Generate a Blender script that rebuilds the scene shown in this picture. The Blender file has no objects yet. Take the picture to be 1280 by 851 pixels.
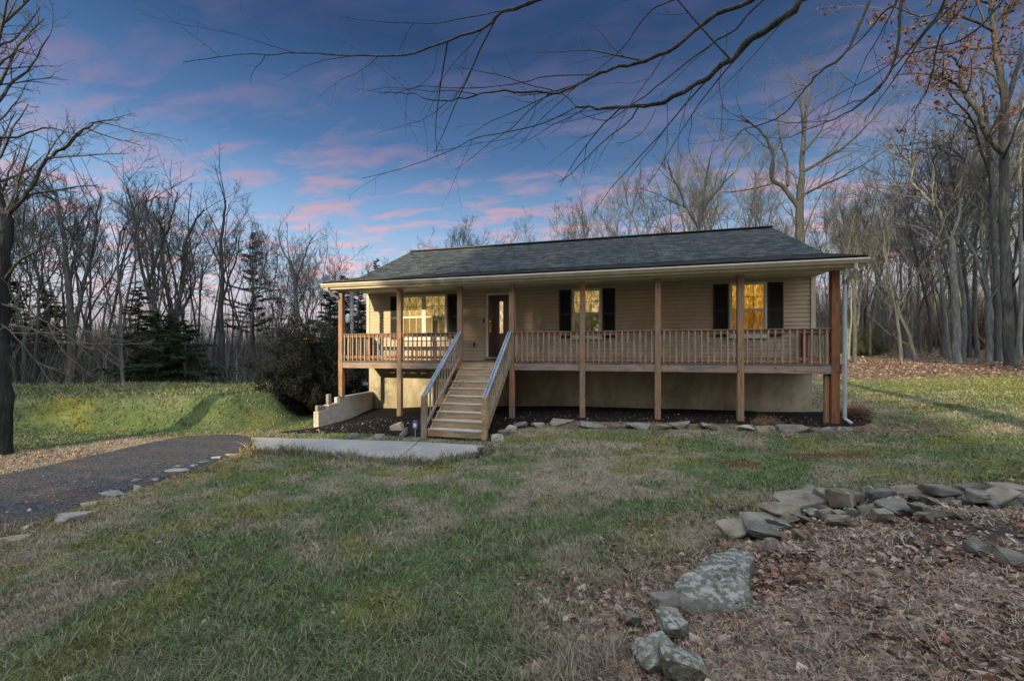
import bpy, bmesh, math, random
import numpy as np
from mathutils import Vector, Matrix, Euler
R = math.radians
scene = bpy.context.scene
COL = scene.collection
RNG = np.random.default_rng(7)
random.seed(7)

# ---------------------------------------------------------------- camera
F_PX, HOR = 500.0, 438.0            # focal length and horizon row in a 1280 px wide picture
YAW = R(14.438)
CAM = Vector((-5.208, -11.465, 1.82))
cs, sn = math.cos(YAW), math.sin(YAW)
cd = bpy.data.cameras.new('camera'); cam = bpy.data.objects.new('camera', cd); COL.objects.link(cam)
cam.location = CAM; cam.rotation_euler = (R(90), 0, YAW)
cd.sensor_width = 36; cd.lens = 36 * F_PX / 1280; cd.shift_y = 12.5 / 1280
cd.clip_start = 0.05; cd.clip_end = 3000
scene.camera = cam

# ---------------------------------------------------------------- light, sky, exposure
SUN_EL, SUN_AZ = R(13.0), R(11.6)   # low sun behind the camera; light travels towards +Y, leaning to +X
scene.view_settings.view_transform = 'Standard'; scene.view_settings.look = 'None'
scene.view_settings.exposure = 0.66; scene.view_settings.gamma = 1.0
try: scene.view_settings.use_curve_mapping = False
except Exception: pass
sd = bpy.data.lights.new('sun', 'SUN'); so = bpy.data.objects.new('sun', sd); COL.objects.link(so)
sd.energy = 5.0; sd.angle = R(0.6); sd.color = (1.0, 0.80, 0.48)
ldir = Vector((math.sin(SUN_AZ) * math.cos(SUN_EL), math.cos(SUN_AZ) * math.cos(SUN_EL), -math.sin(SUN_EL)))
so.rotation_euler = ldir.to_track_quat('-Z', 'Y').to_euler()
so.location = (-10, -60, 30)

w = bpy.data.worlds.new('World'); scene.world = w; w.use_nodes = True
nt = w.node_tree; N = nt.nodes; L = nt.links; N.clear()
def wn(t, **k):
    n = N.new(t)
    for a, b in k.items(): setattr(n, a, b)
    return n
def wmath(op, a, b=None, c=None, clamp=False):
    n = wn('ShaderNodeMath', operation=op, use_clamp=clamp)
    for i, v in enumerate((a, b, c)):
        if v is None: continue
        if isinstance(v, (int, float)): n.inputs[i].default_value = v
        else: L.new(v, n.inputs[i])
    return n.outputs[0]
def wmix(f, a, b, mode='MIX'):
    n = wn('ShaderNodeMix', data_type='RGBA', blend_type=mode)
    for i, v in ((0, f), (6, a), (7, b)):
        if isinstance(v, (int, float)): n.inputs[i].default_value = v
        elif isinstance(v, tuple): n.inputs[i].default_value = (*v, 1)
        else: L.new(v, n.inputs[i])
    return n.outputs[2]
def wramp(f, stops):
    n = wn('ShaderNodeValToRGB'); e = n.color_ramp.elements
    while len(e) < len(stops): e.new(0.5)
    for q, (p, c) in zip(e, stops): q.position = p; q.color = (*c, 1)
    L.new(f, n.inputs[0]); return n.outputs[0]
tc = wn('ShaderNodeTexCoord'); sx = wn('ShaderNodeSeparateXYZ'); L.new(tc.outputs['Generated'], sx.inputs[0])
elev = wmath('MAXIMUM', sx.outputs[2], 0.0)
# dusk gradient over the woods (north), opposite the low sun
north = wramp(elev, [(0.0, (.46, .39, .40)), (0.08, (.43, .42, .47)), (0.17, (.30, .39, .50)), (0.29, (.145, .255, .415)),
                     (0.42, (.045, .108, .232)), (0.60, (.010, .034, .094)), (1.0, (.02, .05, .13))])
dim = wmath('MULTIPLY_ADD', sx.outputs[0], -0.27, 0.91)      # the eastern side is already darker
dusk_n = wmix(1.0, north, (1, 1, 1), 'MULTIPLY')
vm = wn('ShaderNodeVectorMath', operation='SCALE'); L.new(dusk_n, vm.inputs[0]); L.new(dim, vm.inputs['Scale'])
dusk = vm.outputs[0]
# pink clouds on a flat layer high above
inv = wmath('DIVIDE', 1.0, wmath('ADD', elev, 0.09))
cx_ = wmath('MULTIPLY', sx.outputs[0], inv); cy_ = wmath('MULTIPLY', sx.outputs[1], inv)
cv = wn('ShaderNodeCombineXYZ'); L.new(cx_, cv.inputs[0]); L.new(cy_, cv.inputs[1]); cv.inputs[2].default_value = 3.7
n1 = wn('ShaderNodeTexNoise'); n1.inputs['Scale'].default_value = 3.3; n1.inputs['Detail'].default_value = 7; n1.inputs['Roughness'].default_value = .56
n1.inputs['Distortion'].default_value = .35
mp = wn('ShaderNodeMapping'); mp.inputs['Scale'].default_value = (0.85, 1.9, 1); mp.inputs['Location'].default_value = (1.35, 0.55, 0)
L.new(cv.outputs[0], mp.inputs[0]); L.new(mp.outputs[0], n1.inputs['Vector'])
cl = wmath('MULTIPLY', wmath('SUBTRACT', n1.outputs['Fac'], 0.478), 5.5, clamp=True)
fade = wramp(elev, [(0.0, (.35,) * 3), (0.12, (.85,) * 3), (0.32, (.8,) * 3), (0.45, (.30,) * 3), (0.8, (.10,) * 3)])
bright = wramp(elev, [(0.0, (.60, .40, .39)), (0.2, (.60, .34, .345)), (0.34, (.36, .21, .26)), (0.6, (.085, .075, .18))])
cf = wmath('MULTIPLY', cl, fade)
n2w = wn('ShaderNodeTexNoise'); n2w.inputs['Scale'].default_value = .8; n2w.inputs['Detail'].default_value = 4; L.new(mp.outputs[0], n2w.inputs['Vector'])
veil = wmath('MULTIPLY', wmath('MULTIPLY', wmath('SUBTRACT', n2w.outputs['Fac'], 0.42), 3.0, clamp=True), 0.13)
dusk = wmix(veil, dusk, wramp(elev, [(0.0, (.42, .32, .38)), (0.25, (.30, .25, .36)), (0.5, (.07, .075, .18)), (1.0, (.03, .04, .12))]))
dusk = wmix(cf, dusk, bright)
# the sun side of the sky, behind the photographer: Nishita plus an unseen glow added as fill light, overhead too
sky = wn('ShaderNodeTexSky', sky_type='NISHITA'); sky.sun_disc = False
sky.sun_elevation = SUN_EL; sky.sun_rotation = math.pi + SUN_AZ; sky.altitude = 300; sky.air_density = 1.2; sky.dust_density = 2.0
side = wn('ShaderNodeMapRange', interpolation_type='SMOOTHSTEP'); L.new(wmath('SUBTRACT', sx.outputs[1], wmath('MULTIPLY', sx.outputs[2], 0.5)), side.inputs[0])
side.inputs[1].default_value = 0.0; side.inputs[2].default_value = -0.55; side.inputs[3].default_value = 0; side.inputs[4].default_value = 1
GLOW = 1.42
glow = wramp(elev, [(0.0, (1.20 * GLOW, .92 * GLOW, .62 * GLOW)), (0.25, (1.0 * GLOW, .93 * GLOW, .86 * GLOW)), (0.6, (1.15 * GLOW, 1.22 * GLOW, 1.30 * GLOW)), (1.0, (1.15 * GLOW, 1.28 * GLOW, 1.42 * GLOW))])
full = wmix(side.outputs[0], dusk, glow)
bg1 = wn('ShaderNodeBackground'); L.new(full, bg1.inputs[0]); bg1.inputs[1].default_value = 1.0
bg2 = wn('ShaderNodeBackground'); L.new(sky.outputs[0], bg2.inputs[0]); bg2.inputs[1].default_value = 0.006
ad = wn('ShaderNodeAddShader'); L.new(bg1.outputs[0], ad.inputs[0]); L.new(bg2.outputs[0], ad.inputs[1])
wo = wn('ShaderNodeOutputWorld'); L.new(ad.outputs[0], wo.inputs[0])
scene.cycles.max_bounces = 5
scene.cycles.transparent_max_bounces = 8

# ---------------------------------------------------------------- coordinates
def P(px, py, Z):
    X = (px - 640) / F_PX * Z
    return Vector((CAM.x + X * cs - Z * sn, CAM.y + X * sn + Z * cs, CAM.z + (HOR - py) / F_PX * Z))
def G0(px, py, z):                  # point at height z seen at a picture position
    Z = F_PX * (CAM.z - z) / (py - HOR)
    p = P(px, py, Z); return (p.x, p.y)
def XZ(px, Z):
    p = P(px, HOR, Z); return (p.x, p.y)

# ---------------------------------------------------------------- numpy noise
def _h(ix, iy, s):
    n = (ix.astype(np.int64) * 374761393 + iy.astype(np.int64) * 668265263 + s * 974711) & 0xffffffff
    n = ((n ^ (n >> 13)) * 1274126177) & 0xffffffff
    return ((n ^ (n >> 16)) & 0xffff) / 65535.0
def vnoise(x, y, s=0):
    ix = np.floor(x); iy = np.floor(y); fx = x - ix; fy = y - iy
    fx = fx * fx * (3 - 2 * fx); fy = fy * fy * (3 - 2 * fy)
    a = _h(ix, iy, s); b = _h(ix + 1, iy, s); c = _h(ix, iy + 1, s); d = _h(ix + 1, iy + 1, s)
    return (a * (1 - fx) + b * fx) * (1 - fy) + (c * (1 - fx) + d * fx) * fy
def fbm(x, y, o=4, s=0):
    v = 0; a = .5; t = 0
    for i in range(o):
        v = v + a * vnoise(x, y, s + i * 17); t += a; a *= .55
        x, y = x * 1.9 + y * .35 + 7.3, y * 1.9 - x * .35 + 3.1
    return v / t
def sstep(a, b, x):
    t = np.clip((x - a) / (b - a), 0, 1); return t * t * (3 - 2 * t)
def sdf(poly, x, y):                # signed distance to a polygon, negative inside
    p = np.array(poly, float); d = np.full(np.shape(x), 1e9); ins = np.zeros(np.shape(x), bool)
    for i in range(len(p)):
        a = p[i]; b = p[(i + 1) % len(p)]; e = b - a
        t = np.clip(((x - a[0]) * e[0] + (y - a[1]) * e[1]) / (e @ e + 1e-12), 0, 1)
        d = np.minimum(d, np.hypot(x - a[0] - e[0] * t, y - a[1] - e[1] * t))
        c = ((a[1] > y) != (b[1] > y))
        with np.errstate(divide='ignore', invalid='ignore'):
            xi = (b[0] - a[0]) * (y - a[1]) / (b[1] - a[1] + 1e-12) + a[0]
        ins ^= c & (x < xi)
    return np.where(ins, -d, d)

# ---------------------------------------------------------------- terrain shape
ctrl = []
for px, py, z in [(640, 851, .25), (200, 851, .18), (-100, 851, .0), (1100, 851, .42), (1400, 851, .45), (0, 740, -.08), (0, 668, -.24), (150, 620, -.34), (300, 568, -.42),
                  (0, 600, -.36), (160, 578, -.42), (300, 545, -.45), (0, 570, -.42), (-300, 620, -.35), (-300, 740, -.15), (330, 552, -.42), (450, 568, -.40), (590, 572, -.34),
                  (530, 552, -.36), (604, 556, -.34), (640, 560, -.22), (640, 640, .0), (400, 640, -.12), (640, 740, .15), (250, 720, .03), (830, 560, -.06), (850, 640, .13),
                  (1050, 545, .0), (1060, 600, .12), (1280, 560, .22), (1280, 480, .66), (1280, 510, .45), (1280, 610, .3), (1060, 480, .32), (840, 720, .27), (1000, 650, .24), (1280, 650, .34),
                  (1100, 740, .42), (1280, 740, .45), (960, 780, .38), (1500, 500, .5), (445, 485, -.35)]:
    ctrl.append((*G0(px, py, z), z))
for x, y, z in [(0, 0, 0), (-2.1, 0, -.02), (-4.1, 0, -.06), (-6.1, 0, -.10), (-8.1, 0, -.2), (-11.9, 0, -.28), (-14, 0, -.56), (-13.9, -1.2, -.55), (-13.2, .8, -.42), (0.3, 1.8, .04), (-7, 1.8, -.05), (-14.0, 1.7, -.38),
                (-17, 1, -.6), (-15, 6, -.55), (0, 8, .2), (-7, 10, -.1), (-12, 14, -.3)]:
    ctrl.append((x, y, z))
for px, Z, z in [(100, 12, -.42), (-100, 12, -.35), (200, 22, -.1), (0, 24, 0), (400, 22, -.45), (300, 35, .0), (0, 45, .2), (450, 45, -.4), (640, 45, .3), (850, 40, .6), (1068, 24, 1.12),
                 (1264, 18.5, 1.1), (1145, 25, 1.15), (1197, 23, 1.0), (1400, 20, 1.2), (1060, 42, 2.2), (1280, 38, 2.2), (1060, 62, 5.2), (1280, 60, 6.2), (1500, 50, 5), (640, 75, 1.5), (200, 75, 1), (-200, 60, 1), (-200, 20, -.1),
                 (850, 62, 3.2), (1060, 110, 12), (1400, 100, 13), (640, 130, 4), (200, 130, 3), (-300, 120, 3)]:
    ctrl.append((*XZ(px, Z), z))
for a in range(0, 360, 30):
    yb = math.sin(R(a))
    ctrl.append((-5 + 220 * math.cos(R(a)), 220 * yb, 12 if (yb > 0.1 and math.cos(R(a)) > -.3) else (4 if yb > .1 else 1)))
for x, y in [(-5, -20), (-25, -20), (15, -20), (-5, -45), (-40, -45), (30, -45)]: ctrl.append((x, y, .3))
ctrl = np.array(ctrl)
def _tps(r2): return np.where(r2 > 1e-9, .5 * r2 * np.log(np.maximum(r2, 1e-9)), 0)
_n = len(ctrl); _K = _tps((ctrl[:, None, 0] - ctrl[None, :, 0]) ** 2 + (ctrl[:, None, 1] - ctrl[None, :, 1]) ** 2) + np.eye(_n) * 0.8
_Pm = np.c_[np.ones(_n), ctrl[:, 0], ctrl[:, 1]]
_A = np.block([[_K, _Pm], [_Pm.T, np.zeros((3, 3))]])
_W = np.linalg.solve(_A, np.r_[ctrl[:, 2], 0, 0, 0])
bank_poly = [G0(px, py, .42) for px, py in [(-500, 516), (-200, 508), (0, 500), (100, 497), (200, 495), (290, 494), (330, 491), (343, 486), (335, 480), (200, 478), (0, 482), (-200, 487), (-500, 490)]]
bed_poly = [G0(px, py, z) for px, py, z in [(770, 900, .3), (800, 800, .3), (850, 730, .3), (905, 685, .28), (960, 650, .25), (1040, 625, .25), (1150, 620, .3), (1290, 620, .32), (1700, 640, .34), (1700, 1000, .42), (900, 1500, .38)]]
def terrain(x, y):
    x = np.asarray(x, float); y = np.asarray(y, float); sh = x.shape; xf = x.ravel(); yf = y.ravel(); z = np.empty(len(xf))
    for i in range(0, len(xf), 60000):
        a = xf[i:i + 60000]; b = yf[i:i + 60000]
        z[i:i + 60000] = _tps((a[:, None] - ctrl[None, :, 0]) ** 2 + (b[:, None] - ctrl[None, :, 1]) ** 2) @ _W[:_n] + _W[_n] + _W[_n + 1] * a + _W[_n + 2] * b
    z = z.reshape(sh)
    d = sdf(bank_poly, x, y) + (fbm(x * .9, y * .9, 3, 5) - .5) * .35
    z = z + (.42 - z) * sstep(.95, -0.1, d)
    dh = np.hypot(x + 7, y - 3)
    amp = .05 * sstep(0.4, 3, np.maximum(sdf([(-15.5, -3.4), (1, -1), (1, 12), (-15.5, 12)], x, y), 0) + .25)
    z = z + (fbm(x * .8, y * .8, 4, 11) - .5) * amp * 1.6 + (fbm(x * 4.1, y * 4.1, 3, 21) - .5) * amp * .55
    db = sdf(bed_poly, x, y)
    z = z + sstep(.2, -1.0, db) * .14 * (fbm(x * 1.1, y * 1.1, 3, 31) - .25) + np.where(dh > 60, (fbm(x * .03, y * .03, 3, 3) - .5) * 2, 0)
    return z
def tz(x, y): return float(terrain(np.array([x]), np.array([y]))[0])
def ground_at(px, py):              # walk the view ray down to the terrain
    zs = np.linspace(1.2, 70, 1400)
    X = (px - 640) / F_PX * zs; xs = CAM.x + X * cs - zs * sn; ys = CAM.y + X * sn + zs * cs; h = CAM.z + (HOR - py) / F_PX * zs
    below = np.nonzero(h <= terrain(xs, ys))[0]
    i = below[0] if len(below) else len(zs) - 1
    return Vector((xs[i], ys[i], h[i])), zs[i]

# ---------------------------------------------------------------- tagging and mesh helpers
def tag(o, label=None, cat=None, group=None, kind=None):
    if label: o['label'] = label
    if cat: o['category'] = cat
    if group: o['group'] = group
    if kind: o['kind'] = kind
    return o
def empty(name, loc=(0, 0, 0), rz=0):
    o = bpy.data.objects.new(name, None); o.empty_display_size = .2; COL.objects.link(o); o.location = loc; o.rotation_euler = (0, 0, rz); return o
def link(name, me, m=None, parent=None, loc=None):
    o = bpy.data.objects.new(name, me); COL.objects.link(o)
    if m is not None and not me.materials: me.materials.append(m)
    if parent is not None: o.parent = parent
    if loc is not None: o.location = loc
    return o
class MB:
    def __init__(s): s.v = []; s.f = []
    def add(s, vs, fs):
        b = len(s.v); s.v.extend([tuple(v) for v in vs]); s.f.extend([tuple(b + i for i in f) for f in fs]); return s
    def box(s, x0, x1, y0, y1, z0, z1):
        return s.add([(x0, y0, z0), (x1, y0, z0), (x1, y1, z0), (x0, y1, z0), (x0, y0, z1), (x1, y0, z1), (x1, y1, z1), (x0, y1, z1)],
                     [(3, 2, 1, 0), (4, 5, 6, 7), (0, 1, 5, 4), (1, 2, 6, 5), (2, 3, 7, 6), (3, 0, 4, 7)])
    def bar(s, a, b, w, h, up=(0, 0, 1)):      # rectangular bar from a to b
        a = Vector(a); b = Vector(b); d = (b - a).normalized(); u = Vector(up); r = d.cross(u)
        if r.length < 1e-4: r = Vector((1, 0, 0))
        r.normalize(); u = r.cross(d).normalized(); r *= w / 2; u *= h / 2
        vs = [a - r - u, a + r - u, a + r + u, a - r + u, b - r - u, b + r - u, b + r + u, b - r + u]
        return s.add(vs, [(3, 2, 1, 0), (4, 5, 6, 7), (0, 1, 5, 4), (1, 2, 6, 5), (2, 3, 7, 6), (3, 0, 4, 7)])
    def prism(s, pts, axis, a, b):             # profile pts (2-D) pulled along x ('x'), y or z
        n = len(pts)
        def mk(p, t): return {'x': (t, p[0], p[1]), 'y': (p[0], t, p[1]), 'z': (p[0], p[1], t)}[axis]
        vs = [mk(p, a) for p in pts] + [mk(p, b) for p in pts]
        fs = [tuple(range(n)), tuple(range(2 * n - 1, n - 1, -1))] + [(i, i + n, (i + 1) % n + n, (i + 1) % n) for i in range(n)]
        return s.add(vs, fs)
    def tube(s, pts, rad, k=8, cap=True):
        pts = [Vector(p) for p in pts]; b = len(s.v); u = None
        for i, p in enumerate(pts):
            d = (pts[min(i + 1, len(pts) - 1)] - pts[max(i - 1, 0)]).normalized()
            if u is None: u = d.orthogonal().normalized()
            u = (u - d * u.dot(d)).normalized(); v = d.cross(u)
            r = rad[i] if hasattr(rad, '__len__') else rad
            for j in range(k):
                a = 2 * math.pi * j / k; s.v.append(tuple(p + (u * math.cos(a) + v * math.sin(a)) * r))
        for i in range(len(pts) - 1):
            for j in range(k):
                s.f.append((b + i * k + j, b + i * k + (j + 1) % k, b + (i + 1) * k + (j + 1) % k, b + (i + 1) * k + j))
        if cap:
            s.f.append(tuple(b + j for j in range(k - 1, -1, -1))); s.f.append(tuple(b + (len(pts) - 1) * k + j for j in range(k)))
        return s
    def build(s, name, m, parent=None, bevel=0, smooth=False, loc=None):
        me = bpy.data.meshes.new(name); me.from_pydata(s.v, [], s.f)
        if bevel or True:
            bm = bmesh.new(); bm.from_mesh(me); bmesh.ops.recalc_face_normals(bm, faces=bm.faces)
            if bevel: bmesh.ops.bevel(bm, geom=list(bm.edges), offset=bevel, segments=1, affect='EDGES', clamp_overlap=True)
            bm.to_mesh(me); bm.free()
        me.polygons.foreach_set('use_smooth', [smooth] * len(me.polygons))
        return link(name, me, m, parent, loc)
def np_mesh(name, V, Fidx, m, col=None, smooth=False, uniform=3):
    """V (n,3), Fidx (k,uniform) -> mesh, optional per-vertex colour attribute 'tint'"""
    me = bpy.data.meshes.new(name); V = np.ascontiguousarray(V, np.float32); Fidx = np.ascontiguousarray(Fidx, np.int32)
    me.vertices.add(len(V)); me.vertices.foreach_set('co', V.ravel())
    me.loops.add(Fidx.size); me.loops.foreach_set('vertex_index', Fidx.ravel())
    me.polygons.add(len(Fidx)); me.polygons.foreach_set('loop_start', np.arange(0, Fidx.size, uniform, dtype=np.int32))
    me.polygons.foreach_set('use_smooth', np.full(len(Fidx), smooth))
    me.update(calc_edges=True)
    if col is not None:
        a = me.color_attributes.new('tint', 'FLOAT_COLOR', 'POINT')
        c = np.c_[col, np.ones(len(col))].astype(np.float32); a.data.foreach_set('color', c.ravel())
    me.materials.append(m)
    return me

# ---------------------------------------------------------------- materials
def mat(name, col=(.5, .5, .5), rough=.8, metal=0, spec=.3):
    m = bpy.data.materials.new(name); m.use_nodes = True; b = m.node_tree.nodes['Principled BSDF']
    b.inputs['Base Color'].default_value = (*col, 1); b.inputs['Roughness'].default_value = rough; b.inputs['Metallic'].default_value = metal
    b.inputs['Specular IOR Level'].default_value = spec
    return m
class NT:
    def __init__(s, m): s.m = m; s.t = m.node_tree; s.b = s.t.nodes['Principled BSDF']
    def n(s, t, **k):
        q = s.t.nodes.new(t)
        for a, b in k.items(): setattr(q, a, b)
        return q
    def l(s, a, b): s.t.links.new(a, b)
    def co(s, scale=(1, 1, 1), which='Object', rot=(0, 0, 0)):
        c = s.n('ShaderNodeTexCoord'); mpp = s.n('ShaderNodeMapping'); mpp.inputs['Scale'].default_value = scale; mpp.inputs['Rotation'].default_value = rot
        s.l(c.outputs[which], mpp.inputs[0]); return mpp.outputs[0]
    def noise(s, v, sc=5, det=4, rough=.6, dist=0):
        q = s.n('ShaderNodeTexNoise'); s.l(v, q.inputs['Vector']); q.inputs['Scale'].default_value = sc; q.inputs['Detail'].default_value = det
        q.inputs['Roughness'].default_value = rough; q.inputs['Distortion'].default_value = dist; return q.outputs['Fac']
    def vor(s, v, sc=5, feat='F1', out='Distance'):
        q = s.n('ShaderNodeTexVoronoi', feature=feat); s.l(v, q.inputs['Vector']); q.inputs['Scale'].default_value = sc; return q.outputs[out]
    def ramp(s, f, stops, interp='LINEAR'):
        q = s.n('ShaderNodeValToRGB'); e = q.color_ramp.elements; q.color_ramp.interpolation = interp
        while len(e) < len(stops): e.new(.5)
        for el, (p, c) in zip(e, stops): el.position = p; el.color = (*c, 1) if len(c) == 3 else c
        s.l(f, q.inputs[0]); return q.outputs[0]
    def mix(s, f, a, b, mode='MIX'):
        q = s.n('ShaderNodeMix', data_type='RGBA', blend_type=mode)
        for i, v in ((0, f), (6, a), (7, b)):
            if isinstance(v, (int, float)): q.inputs[i].default_value = v
            elif isinstance(v, tuple): q.inputs[i].default_value = (*v, 1)
            else: s.l(v, q.inputs[i])
        return q.outputs[2]
    def math(s, op, a, b=0.0, clamp=False):
        q = s.n('ShaderNodeMath', operation=op, use_clamp=clamp)
        for i, v in ((0, a), (1, b)):
            if isinstance(v, (int, float)): q.inputs[i].default_value = v
            else: s.l(v, q.inputs[i])
        return q.outputs[0]
    def bump(s, h, d=.01, st=1.0):
        q = s.n('ShaderNodeBump'); q.inputs['Distance'].default_value = d; q.inputs['Strength'].default_value = st; s.l(h, q.inputs['Height'])
        s.l(q.outputs[0], s.b.inputs['Normal'])
    def base(s, c): s.l(c, s.b.inputs['Base Color'])
    def rand(s):
        return s.n('ShaderNodeObjectInfo').outputs['Random']
def wood_mat(name, cols, axis='z', rough=.85, sc=1.0):
    m = mat(name, cols[0], rough, spec=.15); t = NT(m)
    g = {'z': (14, 14, .7), 'x': (.7, 14, 14), 'y': (14, .7, 14)}[axis]
    c = t.n('ShaderNodeTexCoord'); oi = t.n('ShaderNodeObjectInfo'); av = t.n('ShaderNodeVectorMath', operation='ADD'); cm = t.n('ShaderNodeCombineXYZ')
    r7 = t.math('MULTIPLY', oi.outputs['Random'], 37.0); t.l(r7, cm.inputs[0]); t.l(r7, cm.inputs[1]); t.l(r7, cm.inputs[2])
    t.l(c.outputs['Object'], av.inputs[0]); t.l(cm.outputs[0], av.inputs[1])
    mp1 = t.n('ShaderNodeMapping'); mp1.inputs['Scale'].default_value = tuple(k * sc for k in g); t.l(av.outputs[0], mp1.inputs[0])
    mp2 = t.n('ShaderNodeMapping'); mp2.inputs['Scale'].default_value = (1.3, 1.3, 1.3); t.l(av.outputs[0], mp2.inputs[0])
    gr = t.noise(mp1.outputs[0], 3.0, 5, .6, .6); pt = t.noise(mp2.outputs[0], 1.1, 4, .65, .4)
    a = t.ramp(pt, [(0.36, cols[0]), (0.52, cols[1]), (0.66, cols[2])])
    dk = t.ramp(gr, [(0.32, (.50, .47, .45)), (0.5, (.95, .95, .95)), (0.75, (1.25, 1.25, 1.25))])
    q = t.mix(1.0, a, dk, 'MULTIPLY')
    kn = t.vor(mp2.outputs[0], 2.6); kd = t.ramp(kn, [(0.0, (.25, .2, .17)), (0.07, (.5, .45, .4)), (0.12, (1, 1, 1))])
    t.base(t.mix(1.0, q, kd, 'MULTIPLY')); t.bump(gr, .006)
    return m
M = {}
M['post'] = wood_mat('weathered_post', [(.20, .165, .14), (.25, .155, .10), (.32, .165, .08)])
M['post_red'] = wood_mat('stained_post', [(.14, .075, .05), (.21, .085, .04), (.12, .07, .05)])
M['rail_red'] = wood_mat('stained_rail', [(.20, .09, .06), (.26, .11, .065), (.17, .12, .10)], 'x')
M['baluster'] = wood_mat('grey_baluster', [(.20, .17, .145), (.27, .23, .19), (.20, .14, .10)])
M['rim'] = wood_mat('grey_rim', [(.19, .155, .135), (.25, .195, .165), (.22, .15, .11)], 'x')
M['deck'] = wood_mat('deck_boards', [(.10, .09, .085), (.14, .12, .11), (.16, .12, .09)], 'x')
M['stair'] = wood_mat('stair_wood', [(.30, .20, .11), (.38, .27, .16), (.26, .20, .13)], 'x')
M['tread'] = wood_mat('tread_wood', [(.30, .28, .26), (.36, .34, .31), (.27, .25, .22)], 'x')
M['rail_blue'] = wood_mat('painted_rail', [(.13, .17, .22), (.18, .22, .28), (.22, .25, .29)], 'y')
M['cedar'] = mat('red_cedar', (.20, .045, .03), .7)
M['trim'] = mat('white_trim', (.66, .64, .60), .55)
M['cream'] = mat('cream_trim', (.50, .44, .36), .5)
M['soffit'] = mat('soffit', (.50, .44, .34), .6)
M['gutter'] = mat('gutter', (.42, .37, .31), .4)
M['white_metal'] = mat('white_metal', (.62, .63, .66), .4)
M['brass'] = mat('brass', (.75, .45, .12), .35, .9)
M['black'] = mat('black_metal', (.02, .02, .022), .5)
def dirty(m, col, amt=.15, sc=2.0):
    t = NT(m); v = t.co((1, 1, 1)); n = t.noise(v, sc, 6, .65); n2 = t.noise(t.co((3, 3, 1.2)), sc, 4, .6)
    lo = tuple(c * (1 - amt * 1.6) for c in col); hi = tuple(min(1, c * (1 + amt)) for c in col)
    a = t.ramp(n, [(.3, lo), (.7, hi)]); t.base(t.mix(1.0, a, t.ramp(n2, [(.35, (.92, .92, .91)), (.6, (1, 1, 1))]), 'MULTIPLY')); return t
for k, c in (('trim', (.66, .64, .60)), ('cream', (.50, .44, .36)), ('soffit', (.50, .44, .34)), ('gutter', (.42, .37, .31)), ('white_metal', (.30, .32, .35))): dirty(M[k], c, .10, 3)
# vinyl siding
m = M['siding'] = mat('beige_siding', (.42, .33, .235), .55, spec=.35); t = dirty(m, (.45, .365, .285), .07, .9)
t.bump(t.noise(t.co((2, 2, 60)), 6, 4, .6), .002)
# parged foundation
m = M['found'] = mat('parged_block', (.35, .3, .22), .9, spec=.1); t = NT(m); v = t.co()
a = t.ramp(t.noise(v, .9, 6, .62, .5), [(.3, (.24, .22, .18)), (.5, (.37, .335, .265)), (.7, (.46, .42, .34))])
zz = t.n('ShaderNodeSeparateXYZ'); t.l(v, zz.inputs[0])
stn = t.math('ADD', t.math('MULTIPLY', zz.outputs[2], -1.1), t.noise(t.co((2, 2, .8)), 1.3, 5, .65))
a = t.mix(1.0, a, t.ramp(stn, [(.1, (1, 1, 1)), (.75, (.62, .60, .52))]), 'MULTIPLY')
a = t.mix(1.0, a, t.ramp(t.noise(t.co((2, 2, .8)), 1.5, 5, .6), [(.38, (.78, .76, .73)), (.56, (1, 1, 1))]), 'MULTIPLY')
t.base(a); t.bump(t.noise(v, 26, 5, .7), .006)
# shingles
m = M['shingle'] = mat('dark_shingles', (.04, .045, .05), .95, spec=.15); t = NT(m)
v = t.co((1, 1, 1), 'UV'); br = t.n('ShaderNodeTexBrick'); t.l(v, br.inputs['Vector'])
br.inputs['Color1'].default_value = (.022, .030, .036, 1); br.inputs['Color2'].default_value = (.070, .082, .092, 1); br.inputs['Mortar'].default_value = (.008, .009, .01, 1)
br.inputs['Scale'].default_value = 1; br.inputs['Brick Width'].default_value = .24; br.inputs['Row Height'].default_value = .135; br.inputs['Mortar Size'].default_value = .008
br.inputs['Bias'].default_value = -.15; br.offset = .37; br.inputs['Mortar Smooth'].default_value = .3
a = t.mix(1.0, br.outputs[0], t.ramp(t.noise(v, .7, 6, .7), [(.3, (.75, .78, .8)), (.7, (1.35, 1.28, 1.2))]), 'MULTIPLY')
a = t.mix(1.0, a, t.ramp(t.noise(v, 60, 2, .7), [(.3, (.65, .65, .65)), (.7, (1.4, 1.4, 1.4))]), 'MULTIPLY')
t.base(a); t.bump(br.outputs['Fac'], .01, .5)
# shutters, door
m = M['shutter'] = mat('dark_shutter', (.022, .024, .028), .5); m = M['door'] = mat('maroon_door', (.045, .014, .014), .35, spec=.5)
m = M['glass'] = mat('pane_glass', (.9, .9, .9), .03); b = m.node_tree.nodes['Principled BSDF']
tr = m.node_tree.nodes.new('ShaderNodeBsdfTransparent'); gl = m.node_tree.nodes.new('ShaderNodeBsdfGlossy'); gl.inputs['Roughness'].default_value = .03
mx = m.node_tree.nodes.new('ShaderNodeMixShader'); fr = m.node_tree.nodes.new('ShaderNodeFresnel'); fr.inputs[0].default_value = 1.9
m.node_tree.links.new(fr.outputs[0], mx.inputs[0]); m.node_tree.links.new(tr.outputs[0], mx.inputs[1]); m.node_tree.links.new(gl.outputs[0], mx.inputs[2])
m.node_tree.links.new(mx.outputs[0], m.node_tree.nodes['Material Output'].inputs[0]); m.node_tree.nodes.remove(b)
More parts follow.
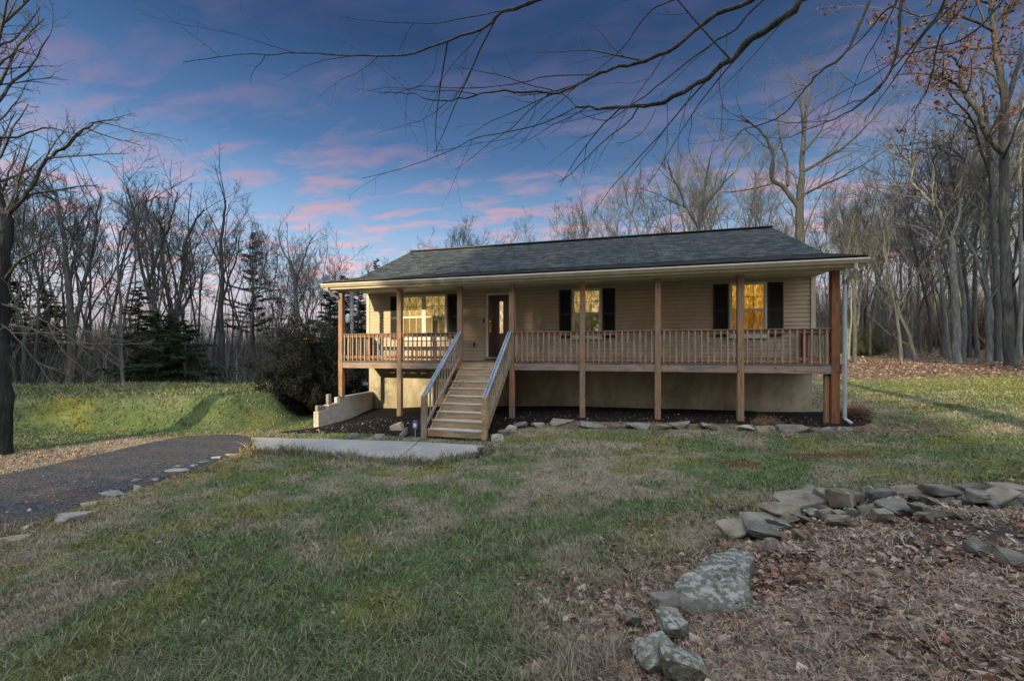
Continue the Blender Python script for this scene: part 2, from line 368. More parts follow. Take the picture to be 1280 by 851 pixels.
def glow_mat(name, hi, mid, lo, st):  # glowing mottled pattern; in the windows it paints reflected trees and sky
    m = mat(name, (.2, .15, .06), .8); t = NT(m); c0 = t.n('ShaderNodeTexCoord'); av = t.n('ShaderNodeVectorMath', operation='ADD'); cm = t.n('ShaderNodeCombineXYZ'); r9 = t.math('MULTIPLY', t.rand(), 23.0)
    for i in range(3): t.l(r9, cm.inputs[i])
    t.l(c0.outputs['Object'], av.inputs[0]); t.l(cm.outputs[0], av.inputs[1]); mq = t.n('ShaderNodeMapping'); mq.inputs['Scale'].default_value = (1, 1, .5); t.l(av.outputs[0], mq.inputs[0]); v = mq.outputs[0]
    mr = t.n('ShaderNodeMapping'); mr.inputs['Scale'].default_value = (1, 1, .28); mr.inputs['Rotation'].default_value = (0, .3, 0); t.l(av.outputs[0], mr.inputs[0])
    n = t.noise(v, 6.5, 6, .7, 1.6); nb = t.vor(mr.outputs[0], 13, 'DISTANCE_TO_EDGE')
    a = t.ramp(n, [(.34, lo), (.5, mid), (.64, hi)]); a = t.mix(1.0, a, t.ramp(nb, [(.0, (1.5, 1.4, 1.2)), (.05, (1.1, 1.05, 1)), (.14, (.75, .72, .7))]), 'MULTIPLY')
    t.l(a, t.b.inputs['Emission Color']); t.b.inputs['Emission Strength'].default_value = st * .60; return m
M['refl_up'] = glow_mat('painted_reflection', (1.0, .80, .38), (.50, .33, .09), (.16, .11, .03), .85)
M['refl_low'] = glow_mat('painted_reflection_dim', (.25, .21, .09), (.08, .075, .03), (.025, .026, .013), .62)
M['refl_amber'] = glow_mat('painted_reflection_amber', (.98, .60, .12), (.60, .29, .03), (.30, .13, .01), .9)
M['refl_amber_low'] = glow_mat('painted_reflection_amber_dim', (.60, .30, .05), (.36, .16, .02), (.14, .06, .008), .7)
M['lit_door'] = glow_mat('door_light', (1.0, .85, .6), (.75, .55, .3), (.35, .25, .12), .9)
# concrete
m = M['concrete'] = mat('pale_concrete', (.34, .33, .32), .85); t = NT(m); v = t.co()
t.base(t.mix(1.0, t.ramp(t.noise(v, 1.1, 6, .65), [(.3, (.17, .175, .18)), (.7, (.28, .275, .27))]), t.ramp(t.noise(v, 40, 3, .7), [(.3, (.85,) * 3), (.7, (1.1,) * 3)]), 'MULTIPLY')); t.bump(t.noise(v, 50, 4, .7), .004)
m = M['block'] = mat('pale_block', (.4, .38, .36), .9); t = NT(m); v = t.co((1, 1, 1), rot=(R(90), 0, R(90)))
br = t.n('ShaderNodeTexBrick'); t.l(v, br.inputs['Vector']); br.inputs['Color1'].default_value = (.42, .40, .38, 1); br.inputs['Color2'].default_value = (.34, .33, .32, 1); br.inputs['Mortar'].default_value = (.22, .21, .2, 1)
br.inputs['Scale'].default_value = 1; br.inputs['Brick Width'].default_value = .4; br.inputs['Row Height'].default_value = .2; br.inputs['Mortar Size'].default_value = .008
t.base(t.mix(1.0, br.outputs[0], t.ramp(t.noise(t.co(), 2.5, 6, .7), [(.3, (.65, .64, .6)), (.7, (1.1, 1.1, 1.08))]), 'MULTIPLY')); t.bump(t.noise(t.co(), 30, 4, .7), .006)
# stone (several tones by object)
def stone_mat(name, a, b, c, lichen=.0):
    m = mat(name, a, .9, spec=.2); t = NT(m); c0 = t.n('ShaderNodeTexCoord'); oi = t.n('ShaderNodeObjectInfo'); av = t.n('ShaderNodeVectorMath', operation='ADD')
    cm = t.n('ShaderNodeCombineXYZ'); r9 = t.math('MULTIPLY', oi.outputs['Random'], 91.0)
    for i in range(3): t.l(r9, cm.inputs[i])
    t.l(c0.outputs['Object'], av.inputs[0]); t.l(cm.outputs[0], av.inputs[1]); v = av.outputs[0]
    n = t.noise(v, 5, 7, .68, .3); q = t.ramp(n, [(.32, a), (.5, b), (.68, c)])
    q = t.mix(1.0, q, t.ramp(oi.outputs['Random'], [(0, (.72, .74, .80)), (.5, (1, .98, .95)), (1, (1.25, 1.1, .92))]), 'MULTIPLY')
    sep = t.n('ShaderNodeSeparateXYZ'); ge = t.n('ShaderNodeNewGeometry'); t.l(ge.outputs['Normal'], sep.inputs[0])
    up = t.math('MULTIPLY_ADD', sep.outputs[2], 1.6); up = t.math('SUBTRACT', t.math('MULTIPLY', sep.outputs[2], 2.0), .8, True)
    lv = t.ramp(t.noise(v, 16 + 8 * lichen, 7, .72, .15), [(.50 - lichen * .03, (0, 0, 0)), (.57 - lichen * .01, (1, 1, 1))])
    lf = t.math('MULTIPLY', t.math('MULTIPLY', lv, up), .18 + lichen * .62, True)
    q = t.mix(lf, q, (.30, .31, .29)); t.base(q)
    h = t.math('ADD', t.noise(v, 9, 7, .7), t.math('MULTIPLY', t.noise(v, 45, 4, .7), .35)); t.bump(h, .025); return m
M['stone'] = stone_mat('field_stone', (.070, .067, .058), (.145, .138, .120), (.225, .215, .192))
M['boulder'] = stone_mat('lichen_boulder', (.055, .060, .050), (.095, .10, .085), (.15, .155, .14), 1.0)
M['pale_stone'] = stone_mat('pale_stone', (.16, .155, .145), (.26, .25, .235), (.34, .33, .315))
# ground, tinted by a per-vertex map of grass, straw, leaf litter, soil and some painted sunlight
def tint_mat(name, rough=.95, vary=.35, sc=14, bump=.02):
    m = mat(name, (.1, .1, .1), rough, spec=.08); t = NT(m); at = t.n('ShaderNodeAttribute', attribute_name='tint'); v = t.co()
    n = t.noise(v, sc, 6, .72); n2 = t.noise(v, sc * 5, 3, .7)
    a = t.mix(1.0, at.outputs['Color'], t.ramp(n, [(.3, (1 - vary,) * 3), (.7, (1 + vary,) * 3)]), 'MULTIPLY')
    a = t.mix(1.0, a, t.ramp(n2, [(.3, (.7,) * 3), (.7, (1.3,) * 3)]), 'MULTIPLY'); t.base(a); t.bump(t.math('ADD', n, t.math('MULTIPLY', n2, .4)), bump); return m
M['ground'] = tint_mat('ground_cover')
M['blade'] = mat('grass_blade', (.1, .1, .05), .8, spec=.1); t = NT(M['blade']); at = t.n('ShaderNodeAttribute', attribute_name='tint'); t.base(at.outputs['Color'])
M['leaf'] = mat('dead_leaf', (.15, .08, .05), .75, spec=.2); t = NT(M['leaf']); at = t.n('ShaderNodeAttribute', attribute_name='tint'); t.base(at.outputs['Color'])
m = M['gravel'] = mat('dark_gravel', (.06, .06, .065), .95, spec=.15); t = NT(m); v = t.co()
vc = t.n('ShaderNodeTexVoronoi'); t.l(v, vc.inputs['Vector']); vc.inputs['Scale'].default_value = 52
sv = t.n('ShaderNodeSeparateColor'); t.l(vc.outputs['Color'], sv.inputs[0])
a = t.ramp(sv.outputs[0], [(0, (.020, .023, .028)), (.6, (.052, .058, .068)), (1, (.13, .135, .15))])
lf = t.ramp(t.noise(t.co((.35, 1.6, 1), rot=(0, 0, R(12))), 1.6, 6, .7), [(.46, (0, 0, 0)), (.66, (1, 1, 1))])
a = t.mix(t.math('MULTIPLY', lf, t.ramp(t.noise(v, 22, 4, .7), [(.4, (0,) * 3), (.6, (1,) * 3)])), a, (.13, .085, .055)); t.base(a); t.bump(vc.outputs['Distance'], .02)
m = M['mulch'] = mat('dark_mulch', (.02, .018, .018), .95, spec=.1); t = NT(m); v = t.co()
t.base(t.ramp(t.noise(v, 28, 6, .75), [(.35, (.005, .004, .005)), (.55, (.015, .012, .012)), (.78, (.05, .038, .034))])); t.bump(t.noise(v, 30, 5, .75), .05)
m = M['bark_grey'] = mat('grey_bark', (.1, .1, .09), .95, spec=.1)
def bark(name, a, b, c):
    m = mat(name, a, .95, spec=.08); t = NT(m); v = t.co((5, 5, .8)); n = t.noise(v, 3, 6, .7, .4)
    q = t.ramp(n, [(.3, a), (.52, b), (.72, c)]); q = t.mix(1.0, q, t.ramp(t.noise(t.co((1, 1, .35)), 1.2, 4, .6), [(.35, (.75, .78, .78)), (.65, (1.25, 1.2, 1.12))]), 'MULTIPLY')
    q = t.mix(1.0, q, t.ramp(t.rand(), [(0, (.62, .62, .66)), (.5, (1, 1, 1)), (1, (1.35, 1.3, 1.2))]), 'MULTIPLY')
    t.base(q); t.bump(n, .04); return m
M['bark_grey'] = bark('grey_bark', (.050, .056, .060), (.115, .126, .130), (.19, .20, .20))
M['bark_dark'] = bark('dark_bark', (.024, .026, .029), (.055, .059, .062), (.10, .104, .106))
M['twig'] = mat('twigs', (.06, .05, .044), .9, spec=.08); t = NT(M['twig']); t.base(t.ramp(t.rand(), [(0, (.05, .051, .054)), (1, (.10, .097, .094))]))
M['needle'] = mat('needles', (.02, .035, .018), .8, spec=.15); t = NT(M['needle']); at = t.n('ShaderNodeAttribute', attribute_name='tint'); t.base(at.outputs['Color'])

# ---------------------------------------------------------------- tint map of the ground
driveway_poly = [G0(px, py, z) for px, py, z in [(-420, 770, -.1), (-60, 686, -.24), (0, 667, -.26), (70, 644, -.3), (140, 620, -.36), (220, 594, -.4), (292, 567, -.42), (318, 556, -.43), (318, 548, -.44), (290, 543, -.45),
                 (230, 545, -.45), (175, 556, -.43), (110, 571, -.42), (40, 588, -.4), (-60, 606, -.38), (-420, 640, -.3)]]
walk_poly = [G0(px, py, z) for px, py, z in [(314, 547, -.36), (411, 549, -.34), (523, 553, -.32), (608, 558, -.30), (593, 567, -.30), (542, 575, -.32), (464, 571, -.34), (395, 563, -.35), (321, 560, -.36)]]
mulch_poly = [(-14.0, 1.8), (-14.0, .3), (-14.1, -1.3), (-14.4, -2.2), (-12.4, -2.1), (-10.1, -2.35), (-9.9, -2.3), (-8.1, -2.5), (-7.7, -1.2), (-6.9, -.45), (-4.2, -.35), (0.35, -.32), (.9, .3), (.55, 1.8)]
yard_poly = [XZ(360, 19), XZ(474, 18.5), XZ(520, 34), XZ(400, 36)]
strip_poly = [G0(px, py, z) for px, py, z in [(-420, 640, -.3), (-60, 606, -.38), (40, 588, -.4), (175, 556, -.43), (300, 541, -.45), (220, 545, -.45), (140, 550, -.43), (60, 563, -.42), (-420, 590, -.35)]]
dirt_poly = [G0(px, py, .36) for px, py in [(1060, 676), (1130, 658), (1300, 652), (1450, 690), (1450, 785), (1280, 757), (1190, 735), (1090, 715)]]
# soft bands of leaf litter: in front of the porch and over the right-hand woods
wood_line = [XZ(960, 21), XZ(1060, 19.2), XZ(1150, 17.6), XZ(1280, 15.8), XZ(1500, 15), XZ(1500, 200), XZ(300, 200), XZ(600, 40)]
GREEN = np.array([.054, .090, .033]); TAN = np.array([.185, .160, .120]); MOSS_SUN = np.array([.115, .120, .030]); LEAF = np.array([.125, .088, .066]); SOIL = np.array([.040, .034, .034]); STRAW = np.array([.21, .165, .125])
RUST = np.array([.085, .045, .022])
moss_spots = [(G0(930, 578, .03), .42, .2), (G0(1045, 571, .05), .75, .25), (G0(1180, 505, .4), .9, .35)]
def zones(x, y):
    z = {}
    jx = x + (fbm(x * 1.7, y * 1.7, 3, 41) - .5) * .7; jy = y + (fbm(x * 1.7, y * 1.7, 3, 43) - .5) * .7
    z['bed'] = sstep(.35, -.25, sdf(bed_poly, jx, jy))
    z['litter'] = np.maximum.reduce([sstep(1.1, -.1, np.abs(jy + .75) - .1) * sstep(-9.0, -7.8, jx) * sstep(2.2, 1.2, jx) * .95, sstep(1.5, -1.5, sdf(wood_line, jx, jy)), sstep(.9, -.2, sdf(bed_poly, jx, jy)) * .8,
                                     sstep(.5, -.1, sdf(strip_poly, jx, jy)) * .85])
    return z
def tint(x, y, z=None, zz=None):
    zz = zz or zones(x, y)
    a = fbm(x * .55, y * .55, 4, 51); b = fbm(x * 1.9 + 5, y * 1.9, 4, 61); c = fbm(x * 7, y * 7, 2, 71)
    left = sstep(-5, -10, x - y * .1)
    g = sstep(.42, .62, a * .55 + b * .45 + left * .06 + (c - .5) * .16) * .92
    bank = sstep(1.4, .8, sdf(bank_poly, x, y)); g = np.maximum(g, bank * (.45 + .5 * b))
    col = TAN * (1 - g[..., None]) + GREEN * g[..., None]
    my = sstep(.58, .74, fbm(x * 1.2 + 40, y * 1.2, 3, 81)); sunlit_field = sstep(4, 7, x) * sstep(-6, 0, y) * .68  # right field pushed to brighter yellow-green, sunlight put into its colour
    col = col + (MOSS_SUN - col) * (np.clip(my * .75 + sunlit_field + bank * .12, 0, 1)[..., None])
    edge = sstep(.75, .15, np.abs(sdf(driveway_poly, x, y) - .3)) * sstep(-4.6, -6, y * 0 + x * .6)
    col = col + (np.array([.15, .125, .05]) - col) * (edge * .6)[..., None]
    lt = zz['litter'] * sstep(.25, .55, b + .15); sp = sstep(.5, -.1, sdf(strip_poly, x, y))[..., None]; col = col + ((LEAF * (1 - sp) + np.array([.26, .20, .15]) * sp) - col) * np.clip(lt, 0, 1)[..., None]  # strip: dry tan leaves, lightened to carry sunlight in their colour
    bd = zz['bed']; bc = STRAW * (1 - sstep(.35, .6, b)[..., None]) + LEAF * sstep(.35, .6, b)[..., None]
    col = col + (bc * .55 - col) * bd[..., None]
    dd = sstep(.35, -.25, sdf(dirt_poly, x, y) + (b - .5) * .6) * .9; col = col + (SOIL - col) * dd[..., None]
    for (q, rx, ry) in moss_spots:
        e = np.hypot((x - q[0]) / rx, (y - q[1]) / ry) + (b - .5) * 1.4; col = col + (RUST - col) * (sstep(1.25, .6, e) * .85)[..., None]
    return col * (.72 + .56 * c[..., None]) * (.85 + .3 * fbm(x * 16, y * 16, 2, 73)[..., None])

# ---------------------------------------------------------------- ground
def make_ground():
    n = 440; u = np.linspace(-1, 1, n); bb = math.asinh(420 / 3.2)
    xs = -5.2 + 3.2 * np.sinh(bb * u); ys = -6.5 + 3.2 * np.sinh(bb * u)
    X, Y = np.meshgrid(xs, ys); Z = terrain(X, Y)
    V = np.c_[X.ravel(), Y.ravel(), Z.ravel()]; i = np.arange(n * n).reshape(n, n)
    Fq = np.c_[i[:-1, :-1].ravel(), i[:-1, 1:].ravel(), i[1:, 1:].ravel(), i[1:, :-1].ravel()]
    return link('ground', np_mesh('ground', V, Fq, M['ground'], tint(X.ravel(), Y.ravel()), True, 4))
tag(make_ground(), kind='structure')
def sheet(name, poly, m, cell, lift, ragged=.1, col=None, thick=0):
    p = np.array(poly); x0, y0 = p.min(0) - .3; x1, y1 = p.max(0) + .3
    nx = int((x1 - x0) / cell) + 2; ny = int((y1 - y0) / cell) + 2
    X, Y = np.meshgrid(x0 + cell * np.arange(nx), y0 + cell * np.arange(ny))
    d = sdf(poly, X, Y) + (fbm(X * 1.3, Y * 1.3, 4, 91) - .5) * ragged * 2
    Z = terrain(X, Y) + lift - sstep(-.02, .12, d) * (lift + .05)
    keep = (d < .10); i = np.arange(nx * ny).reshape(ny, nx)
    k = keep[:-1, :-1] & keep[:-1, 1:] & keep[1:, 1:] & keep[1:, :-1]
    Fq = np.c_[i[:-1, :-1][k], i[:-1, 1:][k], i[1:, 1:][k], i[1:, :-1][k]]
    us, inv2 = np.unique(Fq, return_inverse=True); V = np.c_[X.ravel(), Y.ravel(), Z.ravel()][us]
    return tag(link(name, np_mesh(name, V, inv2.reshape(-1, 4), m, None, True, 4)), kind='structure')
sheet('driveway', driveway_poly, M['gravel'], .07, .03, .10)
sheet('mulch_bed', mulch_poly, M['mulch'], .09, .035, .10)
m = M['yard'] = mat('pale_gravel', (.26, .26, .27), .95); t = NT(m); t.base(t.ramp(t.noise(t.co(), 6, 6, .7), [(.3, (.16, .16, .17)), (.7, (.34, .34, .35))]))
sheet('gravel_yard', yard_poly, M['yard'], .3, .05, .3)
# concrete walk: two slabs of one path with a joint between them
def walk():
    mb = MB(); p = walk_poly; zt = [max(tz(*q) for q in p) * 0 + v + .03 for v in (-.38, -.36, -.33, -.31, -.32, -.35, -.37, -.39, -.40)]
    def slab(idx_pts):
        n = len(idx_pts); mb.add([(x, y, z) for x, y, z in idx_pts] + [(x, y, z - .16) for x, y, z in idx_pts], [tuple(range(n)), tuple(range(2 * n - 1, n - 1, -1))] + [(i, i + n, (i + 1) % n + n, (i + 1) % n) for i in range(n)])
    q = [(*p[i], zt[i]) for i in range(len(p))]
    a, b_ = q[2], q[6]; def_j = .012
    ja = (a[0], a[1], a[2]); j1 = Vector(q[2]); j2 = Vector(q[6]).lerp(Vector(q[5]), .45)
    g = Vector((.014, 0, 0))
    slab([q[0], q[1], tuple(j1 - g), tuple(j2 - g), q[6], q[7], q[8]])
    slab([tuple(j1 + g), q[3], q[4], q[5], tuple(j2 + g)])
    return mb.build('walkway', M['concrete'])
tag(walk(), kind='structure')

# ---------------------------------------------------------------- house
POSTX = [-14.01, -11.85, -9.80, -8.16, -6.10, -4.09, -2.08, 0.0]
WY, WX0, WX1 = 1.8, -14.24, 0.31; DECK = 1.48; EX0, EX1 = -14.42, .47
house = empty('house', ((WX0 + WX1) / 2, WY, 0)); HL = Vector(house.location)
tag(house, 'raised ranch house with beige siding, dark shingle roof and a full-length wooden front porch', 'house')
def part(mb, name, m, parent=house, bevel=0, smooth=False):
    """build a mesh in world coordinates, then hang it under its thing or part"""
    o = mb.build(name, m, None, bevel, smooth)
    xs = [v.co for v in o.data.vertices]; c = sum((Vector(v) for v in xs), Vector()) / len(xs)
    o.data.transform(Matrix.Translation(-c)); o.parent = parent
    base = Vector((0, 0, 0)); q = parent
    while q is not None: base += Vector(q.location); q = q.parent
    o.location = c - base; return o
# lapped siding on four walls
BACK = 10.3; GZ = 3.95
def siding(x0, x1, z0, z1, mb, side='front', ycon=WY):
    z = z0; h = .122
    while z < z1 - 1e-4:          # Dutch-lap profile: flat face, cove, then the next course hangs over it
        hh = min(h, z1 - z); pr_ = [(0, 0), (.026, 0), (.026, .60 * hh), (.012, .74 * hh), (.003, .80 * hh), (.003, hh)]
        for (oa, za), (ob, zb_) in zip(pr_[:-1], pr_[1:]):
            if side == 'front': q = [(x0, ycon - oa, z + za), (x1, ycon - oa, z + za), (x1, ycon - ob, z + zb_), (x0, ycon - ob, z + zb_)]
            else: s_ = 1 if side == 'right' else -1; X = ycon; q = [(X + s_ * oa, x0, z + za), (X + s_ * oa, x1, z + za), (X + s_ * ob, x1, z + zb_), (X + s_ * ob, x0, z + zb_)]
            mb.add(q, [(0, 1, 2, 3)])
        z += hh
mb = MB(); siding(WX0 + .06, WX1 - .06, 1.2, GZ, mb)
part(mb, 'wall', M['siding'])
mb = MB(); siding(WY, BACK, 1.2, GZ, mb, 'right', WX1); part(mb, 'wall', M['siding'])
mb = MB(); siding(WY, BACK, 1.2, GZ, mb, 'left', WX0); part(mb, 'wall', M['siding'])
mb = MB(); mb.box(WX0, WX1, BACK - .02, BACK, 1.2, GZ); part(mb, 'wall', M['siding'])
for x in (WX0, WX1):
    mb = MB(); s_ = 1 if x < -5 else -1; mb.box(min(x, x + s_ * .085) - (.03 if s_ > 0 else 0), max(x, x + s_ * .085) + (0 if s_ > 0 else .03), WY - .045, WY + .06, 1.2, GZ); part(mb, 'corner_board', M['cream'])
mb = MB(); mb.box(WX0 + .03, WX1 - .03, WY + .03, BACK - .05, -1.4, 1.198); part(mb, 'foundation', M['found'])
# roof: shallower over the porch, steeper over the rooms
KY, KZ = 1.55, 4.50; RY, RZ = 5.42, 6.37; EYf, EZf = -.43, 3.985
def roof_mesh():
    prof = [(EYf, EZf), (KY, KZ), (RY, RZ), (2 * RY - EYf - 1.6, 3.985)]
    V = []; Fq = []; UV = []
    th = .035
    for (a, b) in zip(prof[:-1], prof[1:]):
        d = math.hypot(b[0] - a[0], b[1] - a[1]); n = max(1, int(d / .15)); nxs = 1
        for k in range(n):
            y0 = a[0] + (b[0] - a[0]) * k / n; z0 = a[1] + (b[1] - a[1]) * k / n; y1 = a[0] + (b[0] - a[0]) * (k + 1) / n; z1 = a[1] + (b[1] - a[1]) * (k + 1) / n
            up = .009; bse = len(V)
            V += [(EX0, y0, z0 + up + th), (EX1, y0, z0 + up + th), (EX1, y1, z1 + th + .001), (EX0, y1, z1 + th + .001), (EX0, y0, z0 + th), (EX1, y0, z0 + th)]
            s0 = (0 if a is prof[0] else 50 if a is prof[1] else 90) + d * k / n; s1 = s0 + d / n
            Fq.append((bse, bse + 1, bse + 2, bse + 3)); UV.append([(EX0, s0), (EX1, s0), (EX1, s1), (EX0, s1)])
            Fq.append((bse + 4, bse + 5, bse + 1, bse)); UV.append([(EX0, s0), (EX1, s0), (EX1, s0), (EX0, s0)])
    # underside and edges
    for x in (EX0, EX1):
        for (a, b) in zip(prof[:-1], prof[1:]):
            bse = len(V); V += [(x, a[0], a[1] - .02), (x, b[0], b[1] - .02), (x, b[0], b[1] + th + .008), (x, a[0], a[1] + th + .008)]; Fq.append((bse, bse + 1, bse + 2, bse + 3)); UV.append([(0, 0)] * 4)
    me = bpy.data.meshes.new('roof'); me.from_pydata(V, [], Fq); uv = me.uv_layers.new(name='UVMap')
    i = 0
    for u in UV:
        for c in u: uv.data[i].uv = c; i += 1
    return me
o = link('roof', roof_mesh(), M['shingle']); o.parent = house; o.location = -HL
roof = o
def rpart(mb, name, m, bevel=0): return part(mb, name, m, roof, bevel)
mb = MB()
for (a, b) in zip([(EYf, EZf), (KY, KZ), (RY, RZ)], [(KY, KZ), (RY, RZ), (2 * RY - EYf - 1.6, 3.985)]):
    mb.add([(EX0 + .02, a[0], a[1] - .03), (EX1 - .02, a[0], a[1] - .03), (EX1 - .02, b[0], b[1] - .03), (EX0 + .02, b[0], b[1] - .03)], [(0, 1, 2, 3)])
rpart(mb, 'roof_deck', M['soffit'])
mb = MB(); mb.bar((EX0 + .01, RY, RZ + .055), (EX1 - .01, RY, RZ + .055), .30, .05); rpart(mb, 'ridge_vent', M['shutter'], .01)
# rake boards, gable ends
for x, s_ in ((EX0, 1), (EX1, -1)):
    for (a, b) in (((EYf, EZf), (KY, KZ)), ((KY, KZ), (RY, RZ)), ((RY, RZ), (2 * RY - EYf - 1.6, 3.985))):
        mb = MB(); xa = x + s_ * .012; xb = x + s_ * .035
        mb.add([(xa, a[0], a[1] - .16), (xb, a[0], a[1] - .16), (xb, b[0], b[1] - .16), (xa, b[0], b[1] - .16), (xa, a[0], a[1] - .012), (xb, a[0], a[1] - .012), (xb, b[0], b[1] - .012), (xa, b[0], b[1] - .012)],
               [(0, 1, 2, 3), (4, 5, 6, 7), (0, 1, 5, 4), (1, 2, 6, 5), (2, 3, 7, 6), (3, 0, 4, 7)]); rpart(mb, 'rake_board', M['cream'])
for x in (WX0, WX1):
    mb = MB(); q = [(.02, 3.96), (.02, EZf + .07), (KY, KZ - .05), (RY, RZ - .05), (BACK, 4.0), (BACK, 3.94)]
    mb.prism(q, 'x', x - .012, x + .012); part(mb, 'gable_end', M['siding'])
# fascia, gutter, beam, ceiling
mb = MB(); mb.box(EX0 + .04, EX1 - .04, -.405, -.38, 3.79, 3.97); part(mb, 'fascia', M['cream'])
mb = MB(); q = [(-.41, 3.955), (-.53, 3.965), (-.535, 3.925), (-.505, 3.885), (-.485, 3.85), (-.42, 3.845), (-.41, 3.86)]
mb.prism(q, 'x', EX0 + .02, EX1 - .01); gut = part(mb, 'gutter', M['gutter'])
mb = MB(); mb.box(EX0 + .04, EX1 - .04, -.378, -.077, 3.79, 3.81); part(mb, 'soffit', M['soffit'])
mb = MB(); mb.box(EX0 + .25, EX1 - .3, -.075, .075, 3.765, 3.96); part(mb, 'porch_beam', M['cream'], bevel=.006)
mb = MB(); mb.box(EX0 + .25, WX1 + .02, .077, WY - .03, 3.93, 3.948); part(mb, 'porch_ceiling', M['soffit'])
# downspouts
def downspout(x, ybot, right=True):
    mb = MB(); s_ = 1 if right else -1
    if right: pts = [(x + .22, -.46, 3.85), (x + .22, -.46, 3.73), (x + .17, -.10, 3.42), (x + .17, -.10, .18), (x + .26, -.22, .08)]
    else: pts = [(x - .18, -.46, 3.85), (x - .18, -.46, 3.76), (x - .04, -.11, 3.55)]
    mb.tube(pts, .042, 8); part(mb, 'downspout', M['white_metal'])
downspout(0, 0, True); downspout(-14.01, 0, False)
# deck
mb = MB(); y = .04
while y < WY - .05: mb.box(WX0 + .12, WX1 - .12, y, y + .132, DECK - .035, DECK); y += .14
part(mb, 'deck', M['deck'])
mb = MB(); mb.box(WX0 + .12, WX1 - .12, -.045, .034, DECK - .034, DECK + .002); part(mb, 'deck_edge_board', M['deck'])
for a, b in zip(POSTX[:-1], POSTX[1:]):
    mb = MB(); mb.box(a + .078, b - .078, -.055, -.015, 1.245, 1.432); part(mb, 'rim_board', M['rim'], bevel=.004)
for a in (WX0 + .15, WX1 - .29): mb = MB(); mb.box(a, a + .04, .09, WY - .04, 1.245, 1.432); part(mb, 'side_joist', M['rim'])
mb = MB()
for i in range(34): x = WX0 + .5 + i * .42; mb.box(x, x + .04, 0.0, WY - .01, 1.25, 1.44)
part(mb, 'floor_joists', M['deck'])
# posts
for i, x in enumerate(POSTX):
    hw = .075 if i < 7 else .085
    mb = MB(); g = tz(x, 0) - .12 if i else .28
    mb.box(x - hw, x + hw, -.075, .075, g, 3.766)
    part(mb, 'porch_post', M['post_red'] if i == 7 else M['post'], bevel=.008)
mb = MB(); mb.box(-.19, -.10, .02, .11, -.1, 1.24); part(mb, 'deck_support', M['post'], bevel=.005)
# railings
def railing(x0, x1, y=0, side=None):
    if side is None:
        mb = MB(); mb.box(x0, x1, -.02, .018, 2.245, 2.335); r_ = part(mb, 'railing', M['rail_red'], bevel=.003)
        mb = MB(); mb.box(x0, x1, -.055, .06, 2.337, 2.372); part(mb, 'top_rail', M['deck'], r_, .004)
        mb = MB(); mb.box(x0, x1, -.02, .018, 1.56, 1.65); part(mb, 'bottom_rail', M['rail_red'], r_, .003)
        n = int(round((x1 - x0) / .155)); 
        for k in range(n):
            x = x0 + (k + .5) * (x1 - x0) / n + random.uniform(-.006, .006); mb = MB(); tl = random.uniform(-.012, .012)
            mb.add([(x - .018 + tl, -.058, 1.49), (x + .018 + tl, -.058, 1.49), (x + .018 + tl, -.022, 1.515), (x - .018 + tl, -.022, 1.515), (x - .018, -.058, 2.335), (x + .018, -.058, 2.335), (x + .018, -.022, 2.335), (x - .018, -.022, 2.335)],
                   [(3, 2, 1, 0), (4, 5, 6, 7), (0, 1, 5, 4), (1, 2, 6, 5), (2, 3, 7, 6), (3, 0, 4, 7)])
            part(mb, 'baluster', M['baluster'], r_)
    else:
        mb = MB(); mb.box(x0 - .018, x0 + .018, .08, WY - .14, 2.245, 2.335); r_ = part(mb, 'railing', M['rail_red'], bevel=.003)
        mb = MB(); mb.box(x0 - .055, x0 + .055, .08, WY - .03, 2.337, 2.372); part(mb, 'top_rail', M['deck'], r_, .004)
        mb = MB(); mb.box(x0 - .018, x0 + .018, .08, WY - .14, 1.56, 1.65); part(mb, 'bottom_rail', M['rail_red'], r_, .003)
        for k in range(10):
            y_ = .16 + k * .155; xo = x0 + side * .038; mb = MB(); mb.box(xo - .018, xo + .018, y_ - .018, y_ + .018, 1.49, 2.335); part(mb, 'baluster', M['baluster'], r_)
for i in (0, 1, 3, 4, 5, 6): railing(POSTX[i] + .077, POSTX[i + 1] - (.077 if i < 6 else .097))
railing(WX0 + .17, 0, side=-1); railing(WX1 - .27, 0, side=1)
for x in (WX0 + .17, WX1 - .27):
    mb = MB(); mb.box(x - .07, x + .07, WY - .135, WY - .03, DECK, 2.336); part(mb, 'rail_end_post', M['cedar'], bevel=.005)
